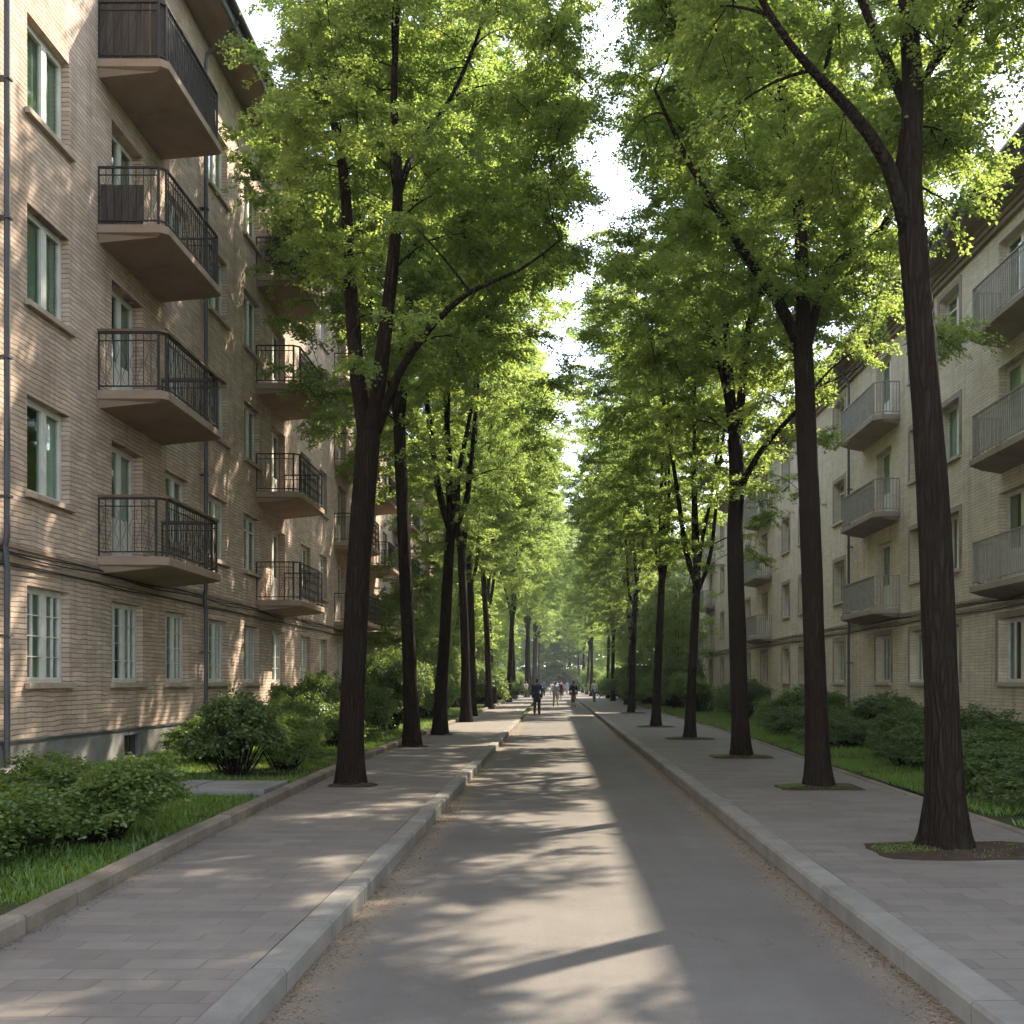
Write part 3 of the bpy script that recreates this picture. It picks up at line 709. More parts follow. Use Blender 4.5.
def grow_tree(seed, trunk, limbs, crown, n_spray, nl, leaf, R=0.75, flare=0.8, opening=0.35):
    """trunk: [(x,y,z,r)], limbs: list of such lists. crown: (cx,cy,cz,rx,ry,rz). Returns mesh datas"""
    rng = np.random.default_rng(seed); rnd = random.Random(seed)
    tp = catmull(trunk, 0.22); lp = [catmull(l, 0.3) for l in limbs]
    tm = MB(); v, f = trunk_mesh(tp, seed, flare); tm.add(v, f)
    lms = [MB() for _ in limbs]
    for m, p in zip(lms, lp): m.tube([tuple(q[:3]) for q in p], [max(0.012, q[3]) for q in p], 10)
    zt = tp[-1][2]
    nodes = [p[:3] for p in tp if p[2] > crown[2] - crown[5] * 0.95]; rad = [p[3] for p in tp if p[2] > crown[2] - crown[5] * 0.95]; own = [-1] * len(nodes)
    for i, p in enumerate(lp):
        for q in p[2:]: nodes.append(q[:3]); rad.append(q[3]); own.append(i)
    nodes = list(map(np.array, nodes))
    cx, cy, cz, rx, ry, rz = crown
    T = []
    while len(T) < n_spray:
        d = rng.normal(0, 1, 3); d /= np.linalg.norm(d)
        lump = 1 + 0.30 * noise.noise(Vector(d * 1.7) + Vector((seed * 3.1, 0, 0))) + 0.16 * noise.noise(Vector(d * 4.0) + Vector((0, seed * 1.7, 0)))
        r = rng.uniform(0.12, 1) ** 0.48 * lump
        p = np.array([cx + d[0]*r*rx, cy + d[1]*r*ry, cz + d[2]*r*rz])
        if noise.noise(Vector(p * 0.62) + Vector((seed, seed * 2, 0))) < -0.1: continue
        # the lower middle of the crown stays open, so the limbs show
        if p[2] < cz + 0.1 * rz and abs(p[0] - cx) < 0.55 * rx and p[1] < cy + 0.4 and rnd.random() < opening: continue
        T.append(p)
    A = np.array(nodes); T.sort(key=lambda p: np.min(np.linalg.norm(A - p, axis=1)))
    LP, LD, LN, TW = [], [], [], []
    A = np.zeros((len(nodes) + 5 * len(T), 3)); A[:len(nodes)] = nodes; RA = np.zeros(len(A)); RA[:len(nodes)] = rad; na = len(nodes); own = own + [0] * (5 * len(T))
    for p in T:
        B = A[:na]; dv = p - B; dist = np.linalg.norm(dv, axis=1)
        hd = np.hypot(dv[:, 0], dv[:, 1])
        cost = dist + 1.4 * np.maximum(0, 0.35 * hd - dv[:, 2]) + 4.0 * np.maximum(0, 0.25 - dist)
        j = int(np.argmin(cost)); b = B[j]; ln = dist[j]
        out = p - b; ctrl = b + out * 0.5 + np.array([0, 0, 0.16 * ln]) + rng.normal(0, 0.11 * ln, 3)
        ts = np.linspace(0, 1, 6); path = [(1-t)**2*b + 2*(1-t)*t*ctrl + t*t*p for t in ts]
        r0 = min(RA[j] * 0.75, 0.011 + 0.008 * ln); rr = [r0 * (1 - t) + 0.006 * t for t in ts]
        (tm if own[j] < 0 else lms[own[j]]).tube([tuple(q) for q in path], rr, 5, 0, False)
        for q, rq in zip(path[1:], rr[1:]): A[na] = q; RA[na] = rq; own[na] = own[j]; na += 1
        d = path[-1] - path[-3]
        n1 = int(nl * rng.uniform(0.6, 1.4))
        P, D, N, tw = spray(p, d, R * rng.uniform(0.75, 1.25), n1, rng, leaf)
        LP.append(P); LD.append(D); LN.append(N); TW += tw
    P = np.concatenate(LP); D = np.concatenate(LD); N = np.concatenate(LN); n = len(P)
    L = leaf * rng.uniform(0.7, 1.3, n); W = L * rng.uniform(0.55, 0.75, n)
    V, Q = leaf_cards(P, D, N, L, W, rng)
    # twigs as thin three-sided spikes -> quads
    a = np.array([t[0] for t in TW]); b = np.array([t[1] for t in TW]); m = len(a)
    o1 = np.array([0.006, 0, 0.0]); o2 = np.array([-0.003, 0.005, 0.0])
    TV = np.stack([a + o1, a + o2, b + o2 * 0.5, b + o1 * 0.5], 1).reshape(-1, 3); TQ = np.arange(m * 4).reshape(m, 4) + len(V)
    idx = np.concatenate([np.zeros(n), np.ones(m)])
    cm = np_mesh('crown', np.concatenate([V, TV]), np.concatenate([Q, TQ]), [MAT['leaf'], MAT['bark']], idx)
    return tm.mesh('trunk', MAT['bark'], True), [l.mesh('limb', MAT['bark'], True) for l in lms], cm

def plant_tree(data, loc, rz=0, s=1.0, label='', group='', name='street_tree', sz=None):
    r = empty(name, loc, rz); r.scale = (s, s, sz or s); tag(r, label, 'tree', group)
    tm, lms, cm = data
    link('trunk', tm, r)
    for l in lms: link('limb', l, r)
    link('crown', cm, r)
    return r

def from_px(base_Y, base_x, pts, dy=None):
    """photo pixels -> tree-local path. pts: (x, y, radius[, dY])"""
    out = []
    for p in pts:
        X, Y, Z = px(p[0], p[1], base_Y); d = p[3] if len(p) > 3 else 0
        k = (base_Y + d) / base_Y
        out.append((X * k - base_x, d, (Z - EYE) * k + EYE - 0.12, p[2]))
    out[0] = (out[0][0], out[0][1], min(out[0][2], -0.05), out[0][3])
    return out

GL, GR = 'street trees in the left pavement row', 'street trees in the right pavement row'
NEAR = dict(n_spray=620, nl=560, leaf=0.050, opening=.65)
# left 1
Y = 16.3; bx = px(350, 785, Y)[0]
t = from_px(Y, bx, [(350, 790, .185), (351, 740, .18), (354, 660, .175), (359, 560, .172), (365, 480, .175), (369, 432, .17)])
ls = [from_px(Y, bx, q)[0:] for q in ([(366, 440, .12), (356, 360, .11, .2), (349, 260, .095, .5), (343, 170, .075, .6), (322, 70, .05, .8), (306, 0, .035, .9), (290, -90, .02, 1)],
    [(371, 438, .12), (383, 350, .105, -.2), (394, 250, .085, -.3), (398, 180, .07, -.4), (394, 90, .05, -.6), (400, -30, .035, -.6), (405, -150, .02, -.5)],
    [(377, 432, .07), (398, 375, .062, -.3), (430, 328, .048, -.8), (470, 292, .034, -1.2), (520, 270, .02, -1.6), (560, 240, .012, -1.8)],
    [(396, 200, .06, -.3), (415, 150, .05, .3), (450, 100, .04, .9), (480, 30, .03, 1.2), (505, -60, .02, 1.5)])]
for l in ls[0:3]: pass
def fix(l):      # limbs keep their real start height
    return l
def raw_px(base_Y, base_x, pts):
    out = []
    for p in pts:
        X, Yy, Z = px(p[0], p[1], base_Y); d = p[3] if len(p) > 3 else 0; k = (base_Y + d) / base_Y
        out.append((X * k - base_x, d, (Z - EYE) * k + EYE - 0.12, p[2]))
    return out
L1 = [raw_px(Y, bx, q) for q in ([(366, 440, .12), (356, 360, .11, .2), (349, 260, .095, .5), (343, 170, .075, .6), (322, 70, .05, .8), (306, 0, .035, .9), (290, -90, .02, 1)],
    [(371, 438, .12), (383, 350, .105, -.2), (394, 250, .085, -.3), (398, 180, .07, -.4), (394, 90, .05, -.6), (400, -30, .035, -.6), (405, -150, .02, -.5)],
    [(377, 432, .07), (398, 375, .062, -.3), (430, 328, .048, -.8), (470, 292, .034, -1.2), (520, 270, .02, -1.6), (560, 240, .012, -1.8)],
    [(396, 200, .06, -.3), (415, 150, .05, .3), (450, 100, .04, .9), (480, 30, .03, 1.2), (505, -60, .02, 1.5)])]
dat = grow_tree(1, t, L1, (1.4, 0.2, 11.2, 2.7, 3.2, 5.6), **NEAR)
plant_tree(dat, (bx, Y, 0.12), 0, 1, 'dark street tree forking three ways, nearest the camera on the left pavement', GL)
# right 1
Y = 10.0; bx = px(948, 850, Y)[0]
t = from_px(Y, bx, [(948, 856, .165), (946, 800, .155), (941, 680, .15), (936, 560, .145), (929, 440, .135), (920, 320, .13), (912, 230, .125)])
L1 = [raw_px(Y, bx, q) for q in ([(914, 250, .115), (910, 180, .105, 0), (913, 90, .095, .1), (907, 0, .08, .2), (902, -120, .06, .3), (896, -300, .04, .4), (890, -480, .02, .4)],
    [(910, 240, .08), (888, 165, .062, -.2), (850, 110, .05, -.4), (812, 70, .038, -.7), (770, 15, .03, -.9), (725, -80, .03, -1.0), (700, -170, .018, -1)],
    [(900, 190, .05), (905, 130, .045, .4), (935, 60, .04, .9), (985, -20, .03, 1.5), (1040, -110, .018, 2)],
    [(912, 120, .05), (870, 20, .045, .9), (830, -80, .035, 1.6), (800, -190, .02, 2)])]
dat = grow_tree(2, t, L1, (-0.3, 0.1, 11.0, 2.95, 2.9, 5.2), flare=1.25, **dict(NEAR, nl=640, leaf=.045))
plant_tree(dat, (bx, Y, 0.12), 0, 1, 'leaning street tree with flared base, nearest the camera on the right pavement', GR)
# right 2
Y = 15.9; bx = px(818, 788, Y)[0]
t = from_px(Y, bx, [(819, 792, .165), (817, 740, .158), (814, 640, .152), (810, 520, .15), (806, 420, .145), (803, 345, .14)])
L1 = [raw_px(Y, bx, q) for q in ([(803, 355, .115), (802, 270, .1, .1), (797, 190, .085, .2), (785, 110, .065, .3), (770, 20, .045, .3), (760, -90, .025, .3)],
    [(801, 350, .09), (780, 305, .085, -.2), (748, 258, .07, -.4), (722, 218, .055, -.6), (690, 165, .04, -.8), (655, 90, .02, -1)],
    [(806, 350, .075), (822, 290, .065, .3), (842, 258, .055, .5), (878, 232, .045, .8), (915, 180, .03, 1), (940, 110, .018, 1.2)],
    [(798, 200, .055), (815, 120, .045, .8), (835, 20, .03, 1.2), (850, -80, .018, 1.6)])]
dat = grow_tree(3, t, L1, (0.0, 0.3, 10.9, 2.9, 2.8, 5.6), flare=1.0, **NEAR)
plant_tree(dat, (bx, Y, 0.12), 0, 1, 'street tree with long limb reaching left, second from the camera on the right', GR)
# right 3
Y = 22.4; bx = px(741, 757, Y)[0]
t = from_px(Y, bx, [(741, 760, .18), (740, 720, .172), (737, 620, .17), (735, 540, .16), (737, 480, .155), (735, 440, .15)])
L1 = [raw_px(Y, bx, q) for q in ([(735, 445, .12), (728, 390, .11, .2), (714, 340, .09, .4), (700, 290, .06, .6), (690, 210, .04, .8), (680, 120, .02, 1)],
    [(736, 440, .10), (742, 390, .09, -.3), (748, 330, .075, -.5), (765, 275, .05, -.8), (775, 190, .03, -1), (780, 100, .018, -1)],
    [(733, 410, .08), (727, 340, .07, -.4), (722, 270, .05, -.6), (728, 180, .035, -.6), (730, 90, .018, -.5)],
    [(740, 490, .07), (758, 455, .06, -.6), (790, 418, .045, -1.2), (830, 380, .02, -1.6)])]
dat = grow_tree(4, t, L1, (0.0, 0, 10.9, 3.0, 3.4, 5.6), n_spray=600, nl=440, leaf=0.060, opening=.65)
plant_tree(dat, (bx, Y, 0.12), 0, 1, 'street tree with many-forked crown, third from the camera on the right', GR)

def auto_tree(seed, fork, H, rad, crown, n_spray=580, nl=380, leaf=0.067, nlimb=4):
    rnd = random.Random(seed)
    lean = (rnd.uniform(-.25, .25), rnd.uniform(-.3, .3))
    t = [(0, 0, -0.05, rad * 1.1), (lean[0]*.1, lean[1]*.1, 1.0, rad), (lean[0]*.5 + rnd.uniform(-.06, .06), lean[1]*.5, fork * .5, rad * .9), (lean[0], lean[1], fork, rad * .8)]
    if rnd.random() < 0.6: t.append((lean[0] * 1.2, lean[1] * 1.2, fork + 0.5, rad * .7))
    bx_, by_, bz_ = t[-1][:3]; ls = []
    a0 = rnd.uniform(0, 6.28)
    for i in range(nlimb):
        a = a0 + i * 2 * PI / nlimb + rnd.uniform(-.4, .4); top = H * rnd.uniform(.8, .95); rch = rnd.uniform(.7, 1.7) if i else 0.4
        z0 = bz_ - rnd.uniform(0.1, 0.5); r0 = rad * (0.62 if i < 2 else 0.45)
        pts = []
        for q, (fr, fo) in enumerate(((0, 0), (.12, .22), (.35, .5), (.62, .72), (.85, .95), (1, 1.15))):
            pts.append((bx_ + math.cos(a) * rch * fo + rnd.uniform(-.1, .1) * (q > 0), by_ + math.sin(a) * rch * fo + rnd.uniform(-.1, .1) * (q > 0), z0 + (top - z0) * fr, max(.016, r0 * (1 - fr * .88))))
        ls.append(pts)
    return grow_tree(seed, t, ls, crown, n_spray, nl, leaf)
VAR = [auto_tree(21, 5.0, 16, .155, (0, 0, 11.0, 3.4, 3.3, 5.8)), auto_tree(22, 6.2, 16.5, .145, (0.1, 0, 11.4, 3.35, 3.3, 5.7), nlimb=3),
       auto_tree(23, 4.4, 15.5, .148, (0, 0.1, 10.6, 3.4, 3.3, 5.7), nlimb=5), auto_tree(24, 5.6, 17, .16, (-.1, 0, 11.6, 3.4, 3.4, 6.0))]
ORD = ['first', 'second', 'third', 'fourth', 'fifth', 'sixth', 'seventh', 'eighth', 'ninth', 'tenth', 'eleventh', 'twelfth', 'thirteenth', 'fourteenth', 'fifteenth', 'sixteenth', 'seventeenth', 'eighteenth', 'nineteenth', 'twentieth']
rnd = random.Random(5)
leftrow = [(412, 25.9), (440, 31.8), (466, 42), (472, 49), (481, 62), (488, 72), (494, 84), (499, 98), (502, 112), (506, 128), (509, 146), (511, 166), (513, 190)]
for i, (x, Y) in enumerate(leftrow):
    X = (x - CX) / F * Y
    if Y > 55: X = -3.7 + rnd.uniform(-.3, .3)
    if Y > 105: X = -2.9
    s = rnd.uniform(1.12, 1.2) * (1.0 if Y < 60 else 1.12 if Y < 105 else 1.3)
    plant_tree(VAR[(i + 1) % 4], (X, Y, 0.12), rnd.uniform(0, 6.28), s, 'dark-trunked green street tree, %s from the camera in the left pavement row' % ORD[i + 1], GL, sz=s * rnd.uniform(.92, 1.06))
rightrow = [(690, 29.5), (656, 37.4), (631, 54), (620, 62), (610, 74), (603, 88), (598, 102), (592, 118), (588, 135), (584, 155), (580, 178)]
for i, (x, Y) in enumerate(rightrow):
    X = (x - CX) / F * Y
    if Y > 55: X = 4.5 + rnd.uniform(-.2, .4)
    if Y > 105: X = 3.9
    s = rnd.uniform(.88, .98) * (1.0 if Y < 60 else 1.1 if Y < 105 else 1.3)
    plant_tree(VAR[(i + 2) % 4], (X, Y, 0.12), rnd.uniform(0, 6.28), s, 'dark-trunked green street tree, %s from the camera in the right pavement row' % ORD[i + 3], GR, sz=s * rnd.uniform(.95, 1.1))
# trees closing the street far away
for i, (X, Y, s) in enumerate([(-9, 215, 1.7), (-3, 222, 1.8), (3.5, 226, 1.9), (9, 218, 1.8), (15, 205, 1.7), (-15, 200, 1.7), (0.5, 240, 2.2)]):
    plant_tree(VAR[i % 4], (X, Y, 0), i * 1.3, s, 'hazy green tree closing the far end of the street, %s of its line' % ORD[i], 'trees closing the street', 'far_tree')

# ------------------------------------------------------------------ bushes
def grow_bush(seed, rx, rz, n_spray, nl, leaf, mat):
    rng = np.random.default_rng(seed); sm = MB(); LP, LD, LN = [], [], []
    lumps = [(rng.uniform(-.6, .6) * rx, rng.uniform(-.6, .6) * rx, rng.uniform(.35, .8) * rz, rng.uniform(.38, .6) * rx) for _ in range(7)]
    for i in range(n_spray):
        lx, ly, lz, lr = lumps[i % 7]
        d = rng.normal(0, 1, 3); d[2] = abs(d[2]) * .9 - 0.25; d /= np.linalg.norm(d); r = lr * rng.uniform(.35, 1.0) ** .5 * (1 + .3 * noise.noise(Vector(d * 2.5) + Vector((seed, i % 7, 0))))
        p = np.array([lx + d[0]*r, ly + d[1]*r, max(0.06, lz + d[2]*r*0.9)])
        if i % 3 == 0:
            b = np.array([p[0] * .25 + rng.normal(0, .06), p[1] * .25 + rng.normal(0, .06), -0.03]); mid = (b + p) / 2 + np.array([0, 0, .12])
            sm.tube([tuple(b), tuple(mid), tuple(p)], [.012, .008, .004], 4, 0, False)
        P, D, N, tw = spray(p, d + np.array([0, 0, .25]), 0.24, int(nl * rng.uniform(.6, 1.4)), rng, leaf, 0.5)
        N = N + d * 0.55
        LP.append(P); LD.append(D); LN.append(N)
    P = np.concatenate(LP); D = np.concatenate(LD); N = np.concatenate(LN); n = len(P)
    P[:, 2] = np.maximum(P[:, 2], 0.02)
    L = leaf * rng.uniform(.65, 1.3, n); V, Q = leaf_cards(P, D, N, L, L * rng.uniform(.5, .7, n), rng)
    return sm.mesh('stems', MAT['bark'], True), np_mesh('foliage', V, Q, [MAT[mat]])
BUSH = [grow_bush(31, .95, 1.1, 330, 62, .058, 'leaf_bush'), grow_bush(32, 1.0, .95, 320, 62, .062, 'leaf_bush'), grow_bush(33, .9, 1.25, 330, 62, .058, 'leaf_dark'), grow_bush(34, 1.1, .8, 330, 60, .062, 'leaf_dark')]
def plant_bush(v, x, y, z, s, sz, rz, label, group=None, name='bush', cat='bush'):
    r = empty(name, (x, y, z), rz); r.scale = (s, s, sz); tag(r, label, cat, group)
    link('stems', BUSH[v][0], r); link('foliage', BUSH[v][1], r); return r
GBL, GBR = 'bushes on the left lawn', 'bushes on the right lawn'
for v, x, y, s, sz, rz, lab in [
    (0, -4.3, 10.2, .78, .66, .4, 'dense bush overhanging the lawn kerb at the right end of the near left clump'),
    (1, -4.8, 9.3, .85, .66, 2.0, 'broad low bush on the near grass, in the middle of the near left clump'),
    (0, -5.35, 10.7, .82, .58, 1.0, 'bush behind the middle of the near left clump, towards the wall'),
    (1, -4.85, 8.75, .8, .64, 4.0, 'leafy bush at the left frame edge of the near left clump'),
    (0, -6.1, 11.3, .85, .62, 5.0, 'light green bush at the foot of the left drainpipe'),
    (1, -5.0, 11.6, .7, .62, 3.0, 'small bush beside the grass tip of the near left lawn'),
    (2, -5.0, 17.2, .92, .98, 0.3, 'large rounded dark bush beside the entry path by the brick wall'),
    (0, -4.4, 17.9, .66, .78, 1.9, 'mid green bush by the lawn kerb, just past the entry path'),
    (1, -6.3, 19.8, .8, .75, 3.9, 'bush below the ground floor windows behind the large rounded one'),
    (0, -5.2, 22.0, .75, .95, 2.6, 'upright bush seen just left of the nearest left trunk'),
    (0, -6.2, 26.0, .9, 1.45, .9, 'tall leafy bush climbing the wall left of the nearest left trunk'),
    (1, -5.0, 25.0, .8, 1.0, 2.2, 'bright bush between the first and second left trunks'),
    (3, -5.6, 29.0, 1.1, 1.4, 3.2, 'bush by the wall between the first and second left trunks'),
    (2, -5.1, 33.5, 1.1, 1.7, 1.2, 'tall dark bush between the second and third left trunks'),
    (0, -5.6, 38.0, 1.3, 2.2, 5.2, 'high shrub behind the third left trunk'),
    (1, -5.2, 44.0, 1.3, 2.4, .1, 'high shrub behind the fourth left trunk'),
    (2, -6.3, 51.0, 1.5, 3.0, 2.7, 'very tall shrub screening the farther left block'),
    (0, -6.0, 58.0, 1.5, 3.0, 2.2, 'very tall shrub far along the left lawn, before the fifth trunk')]:
    plant_bush(v, x, y, .2, s, sz, rz, lab, GBL)
for v, x, y, s, sz, rz, lab in [
    (3, 6.1, 12.6, .9, .55, 3.3, 'ground-hugging bush by the pavement edge right of the nearest right trunk'),
    (3, 6.3, 15.2, .95, .6, 2.1, 'ground-hugging bush directly behind the nearest right trunk'),
    (2, 6.2, 19.2, .9, .6, .6, 'small low bush at the pavement edge between the two nearest right trunks'),
    (3, 6.6, 24.6, 1.0, .7, 4.1, 'low bush by the pavement edge right behind the second right trunk'),
    (3, 7.4, 14.6, 1.1, .9, .2, 'low spreading bush at the right frame edge beside the nearest right trunk'),
    (2, 8.7, 16.6, 1.1, .75, 1.7, 'dark bush against the plinth right of the nearest right trunk'),
    (3, 6.9, 17.6, 1.0, .75, 2.9, 'low leafy bush just behind the nearest right trunk'),
    (3, 8.6, 19.6, 1.2, .7, 4.4, 'wide low bush under the pale sills right of the nearest right trunk'),
    (2, 7.0, 21.0, 1.1, .8, 5.3, 'rounded low bush between the two nearest right trunks'),
    (3, 8.3, 23.2, 1.2, 1.0, .9, 'dark dense bush between the two nearest right trunks, by the wall'),
    (2, 7.7, 26.4, 1.2, 1.05, 2.3, 'dark bush at the foot of the black drainpipe'),
    (3, 9.0, 27.5, 1.1, .85, 3.6, 'bush against the pale wall right of the black drainpipe'),
    (3, 7.0, 30.0, 1.1, .85, 1.1, 'low bush just right of the second right trunk'),
    (2, 8.2, 33.0, 1.2, 1.1, 5.0, 'bush behind the second right trunk by the wall'),
    (1, 8.0, 38.0, 1.3, 1.3, 4.0, 'pale green bush between the second and third right trunks'),
    (2, 7.4, 44.0, 1.3, 1.4, .5, 'rounded bush right of the third right trunk'),
    (0, 7.0, 52.0, 1.5, 1.9, 3.0, 'tall shrub between the third and fourth right trunks'),
    (2, 6.6, 60.0, 1.6, 2.6, 1.5, 'very tall shrub between the fourth and fifth right trunks')]:
    plant_bush(v, x, y, .18, s, sz * .86, rz, lab, GBR)
for side, X0, nm in ((-1, -5.6, 'left'), (1, 6.3, 'right')):
    for i in range(15):
        Y = 64 + i * 9.5
        plant_bush(i % 4, X0 + .5 * math.sin(i * 2.3), Y, .15, 2.2 + .3 * math.sin(i), 2.2 + .6 * math.sin(i * 1.7), i * 1.3, 'tall dark shrub in the far %s hedge line, %s from the camera' % (nm, ORD[i]), 'shrubs along the far %s lawn' % nm, 'shrub', 'shrub')
for i in range(13):
    X = -17 + i * 2.9
    plant_bush(i % 4, X, 214 + 3 * math.sin(i * 1.9), -.1, 3.4, 4.2, i * 1.7, 'tall shrub closing the far end of the street, %s from its left end' % ORD[i], 'shrubs closing the street', 'shrub', 'shrub')
p = plant_bush(2, -7.3, 31.0, 12.56, 1.15, 1.9, 1.0, 'leafy green plant overgrowing the topmost far balcony of the left block', None, 'balcony_plant', 'plant')
# younger trees on the lawns behind the rows
YT = [auto_tree(41, 1.8, 8.5, .08, (0, 0, 5.0, 2.3, 2.3, 3.7), 260, 110, .11, 4)]
for i, (X, Y, s) in enumerate([(-6.2, 47, .85), (-6.4, 66, 1.1), (-6.8, 78, 1.2), (-7, 92, 1.3), (-7.5, 108, 1.4), (-7.5, 130, 1.4), (-8, 155, 1.5)]):
    plant_tree(YT[0], (X, Y, .15), i * 2.1, s, 'young green tree behind the left row, %s one from the camera' % ORD[i], 'young trees behind the left row', 'young_tree')
for i, (X, Y, s) in enumerate([(7.2, 66, 1.0), (7.0, 76, 1.1), (7.4, 88, 1.2), (7.6, 104, 1.3), (8, 124, 1.4), (8, 150, 1.4)]):
    plant_tree(YT[0], (X, Y, .15), 1 + i * 1.7, s, 'young green tree behind the right row, %s one from the camera' % ORD[i], 'young trees behind the right row', 'young_tree')

# the end of the street: shrubs and low young trees under the far crowns
for i, (X, Y, s) in enumerate([(-11, 206, 1.9), (-6, 209, 2.0), (-2, 211, 2.1), (2, 210, 2.0), (6, 208, 2.0), (11, 205, 1.9)]):
    plant_tree(YT[0], (X, Y, -.3), i * 1.4, s, 'bushy green tree closing the view down the street, %s of its line' % ORD[i], 'bushy trees closing the view', 'young_tree')
for i, (X, Y, s) in enumerate([(-13, 224, 1.6), (-8, 234, 1.7), (-3.5, 246, 1.8), (1, 250, 1.9), (5.5, 246, 1.8), (10, 236, 1.7), (15, 226, 1.6)]):
    plant_tree(YT[0], (X, Y, -.3), 2 + i * 1.9, s, 'low dense green tree across the far end of the street, %s of its line' % ORD[i], 'low trees across the far end', 'young_tree', sz=s * .9)

# ------------------------------------------------------------------ grass
def grass(name, areas, hgt, seed):
    rng = np.random.default_rng(seed); B = []
    for xa, xb, y0, y1, n, h in areas:
        y = rng.uniform(y0, y1, n); u = rng.uniform(0, 1, n)
        a = np.array([xa(t) for t in y]); b = np.array([xb(t) for t in y]); x = a + (b - a) * u
        keep = np.array([noise.noise(Vector((p * .8, q * .8, seed))) > -0.28 for p, q in zip(x, y)])
        B.append(np.stack([x, y, np.full(n, h)], 1)[keep])
    P = np.concatenate(B); n = len(P); hh = hgt * rng.uniform(.5, 1.3, n) * P[:, 2]; 
    P[:, 2] = np.where(P[:, 0] < 0, 0.15, 0.12)
    P[:, 2] += np.clip((np.abs(P[:, 0]) - 3.8) / 3, 0, 1) * .05
    D = np.stack([rng.normal(0, .4, n), rng.normal(0, .4, n), np.ones(n)], 1)
    N = np.stack([rng.normal(0, 1, n), rng.normal(0, 1, n), np.zeros(n)], 1)
    V, Q = leaf_cards(P, D, N, hh, np.full(n, .011) * rng.uniform(.7, 1.6, n), rng)
    return tag(link(name, np_mesh(name, V, Q, [MAT['grass']])), None, None, None, 'stuff')
cl = lambda y: -8.0
g1 = grass('grass', [(cl, lambda y: XO(y) - .16, 4.5, 14.1, 60000, 1.0), (cl, lambda y: XO(y) - .16, 15.6, 26, 26000, 1.2), (cl, lambda y: XO(y) - .16, 26, 60, 16000, 1.6)], .085, 1)
tag(g1, 'bright green grass on the left lawn along the weathered kerb')
g2 = grass('grass', [(lambda y: XR(y) + .14, lambda y: 10.2, 8, 22, 60000, 1.1), (lambda y: XR(y) + .14, lambda y: 10.2, 22, 34, 26000, 1.5), (lambda y: XR(y) + .14, lambda y: 10.2, 34, 70, 16000, 1.9)], .09, 2)
tag(g2, 'shaded green grass on the right lawn below the pale block')
# tree pits
def pit(x, y, rx, ry, seed):
    mb = MB(); n = 26; ring = []
    for k in range(n):
        a = k * 2 * PI / n; ca, sa = math.cos(a), math.sin(a)
        q = 1 / max(abs(ca) ** 9 + abs(sa) ** 9, .001) ** (1 / 9)
        j = 1 + .10 * noise.noise(Vector((ca * 2, sa * 2, seed)))
        ring.append((x + rx * ca * q * j, y + ry * sa * q * j))
    V = []; m_ = 7
    for q in range(m_):
        f = 1 - q / m_
        for a, b in ring:
            X_, Y_ = x + (a - x) * f, y + (b - y) * f
            V.append((X_, Y_, .1265 if q == 0 else .135 + .05 * (1 - f) + .022 * noise.noise(Vector((X_ * 7, Y_ * 7, seed)))))
    V.append((x, y, .2))
    Fc = [(q*n+k, q*n+(k+1) % n, (q+1)*n+(k+1) % n, (q+1)*n+k) for q in range(m_-1) for k in range(n)] + [((m_-1)*n+k, (m_-1)*n+(k+1) % n, m_*n) for k in range(n)]
    mb.add(V, Fc); return mb
pits = [(3.72, 9.95, .85, .52), (3.82, 15.9, .60, .42), (3.8, 22.4, .62, .5), (3.62, 29.5, .65, .5), (3.44, 37.4, .65, .5), (3.87, 54, .65, .5), (-2.98, 16.2, .36, .26), (-3.35, 25.9, .36, .3), (-3.3, 31.8, .36, .3)]
for i, p in enumerate(pits): tag(pit(*p, i).build('tree_pit_soil', MAT['soil'], smooth=True), kind='structure')
rng = np.random.default_rng(8); BP = []
for x, y, rx, ry in pits[:6]:
    n = 2600; a = rng.uniform(0, 6.28, n); r = rng.uniform(.45, 1.0, n); s_ = ((np.cos(a) < -0.1) & (np.sin(a) > -.75)) | (rng.random(n) > .86)
    BP.append(np.stack([x + rx * r * np.cos(a), y + ry * r * np.sin(a), .132 + .05 * (1 - r)], 1)[s_])
P = np.concatenate(BP); n = len(P); V, Q = leaf_cards(P, np.stack([rng.normal(0, .6, n), rng.normal(0, .6, n), np.ones(n)], 1), rng.normal(0, 1, (n, 3)), .026 * rng.uniform(.4, 1.4, n), np.full(n, .007), rng)
tag(link('grass', np_mesh('pit_grass', V, Q, [MAT['grass']])), 'short grass round the feet of the right row of trees', kind='stuff')
# dry litter along the kerbs
MAT['litter'] = flat('dry_litter', (0.27, 0.19, 0.115), .9)
rng = np.random.default_rng(9); n = 26000
yy = 3.0 + 40 * rng.uniform(0, 1, n) ** 1.7; side = rng.random(n)
off = np.abs(rng.normal(0, .15, n)) * (0.5 + np.array([noise.noise(Vector((q * .9, 3.1, 0))) for q in yy]) * .9 + .5 * rng.random(n))
off = np.abs(off)
xx = np.where(side < .55, 1.975 - off, np.where(side < .85, -1.415 + off, np.array([XO(t) for t in yy]) + .01 + off * .6))
zz = np.where(side < .85, .004, .128)
V, Q = leaf_cards(np.stack([xx, yy, zz], 1), np.stack([rng.normal(0, 1, n), rng.normal(0, 1, n), rng.uniform(0, .25, n)], 1), np.stack([rng.normal(0, .25, n), rng.normal(0, .25, n), np.ones(n)], 1), .014 * rng.uniform(.4, 1.9, n) ** 1.2, .007 * rng.uniform(.5, 1.8, n), rng)
tag(link('litter', np_mesh('litter', V, Q, [MAT['litter']])), 'dry brown leaf litter along the kerb edges', kind='stuff')

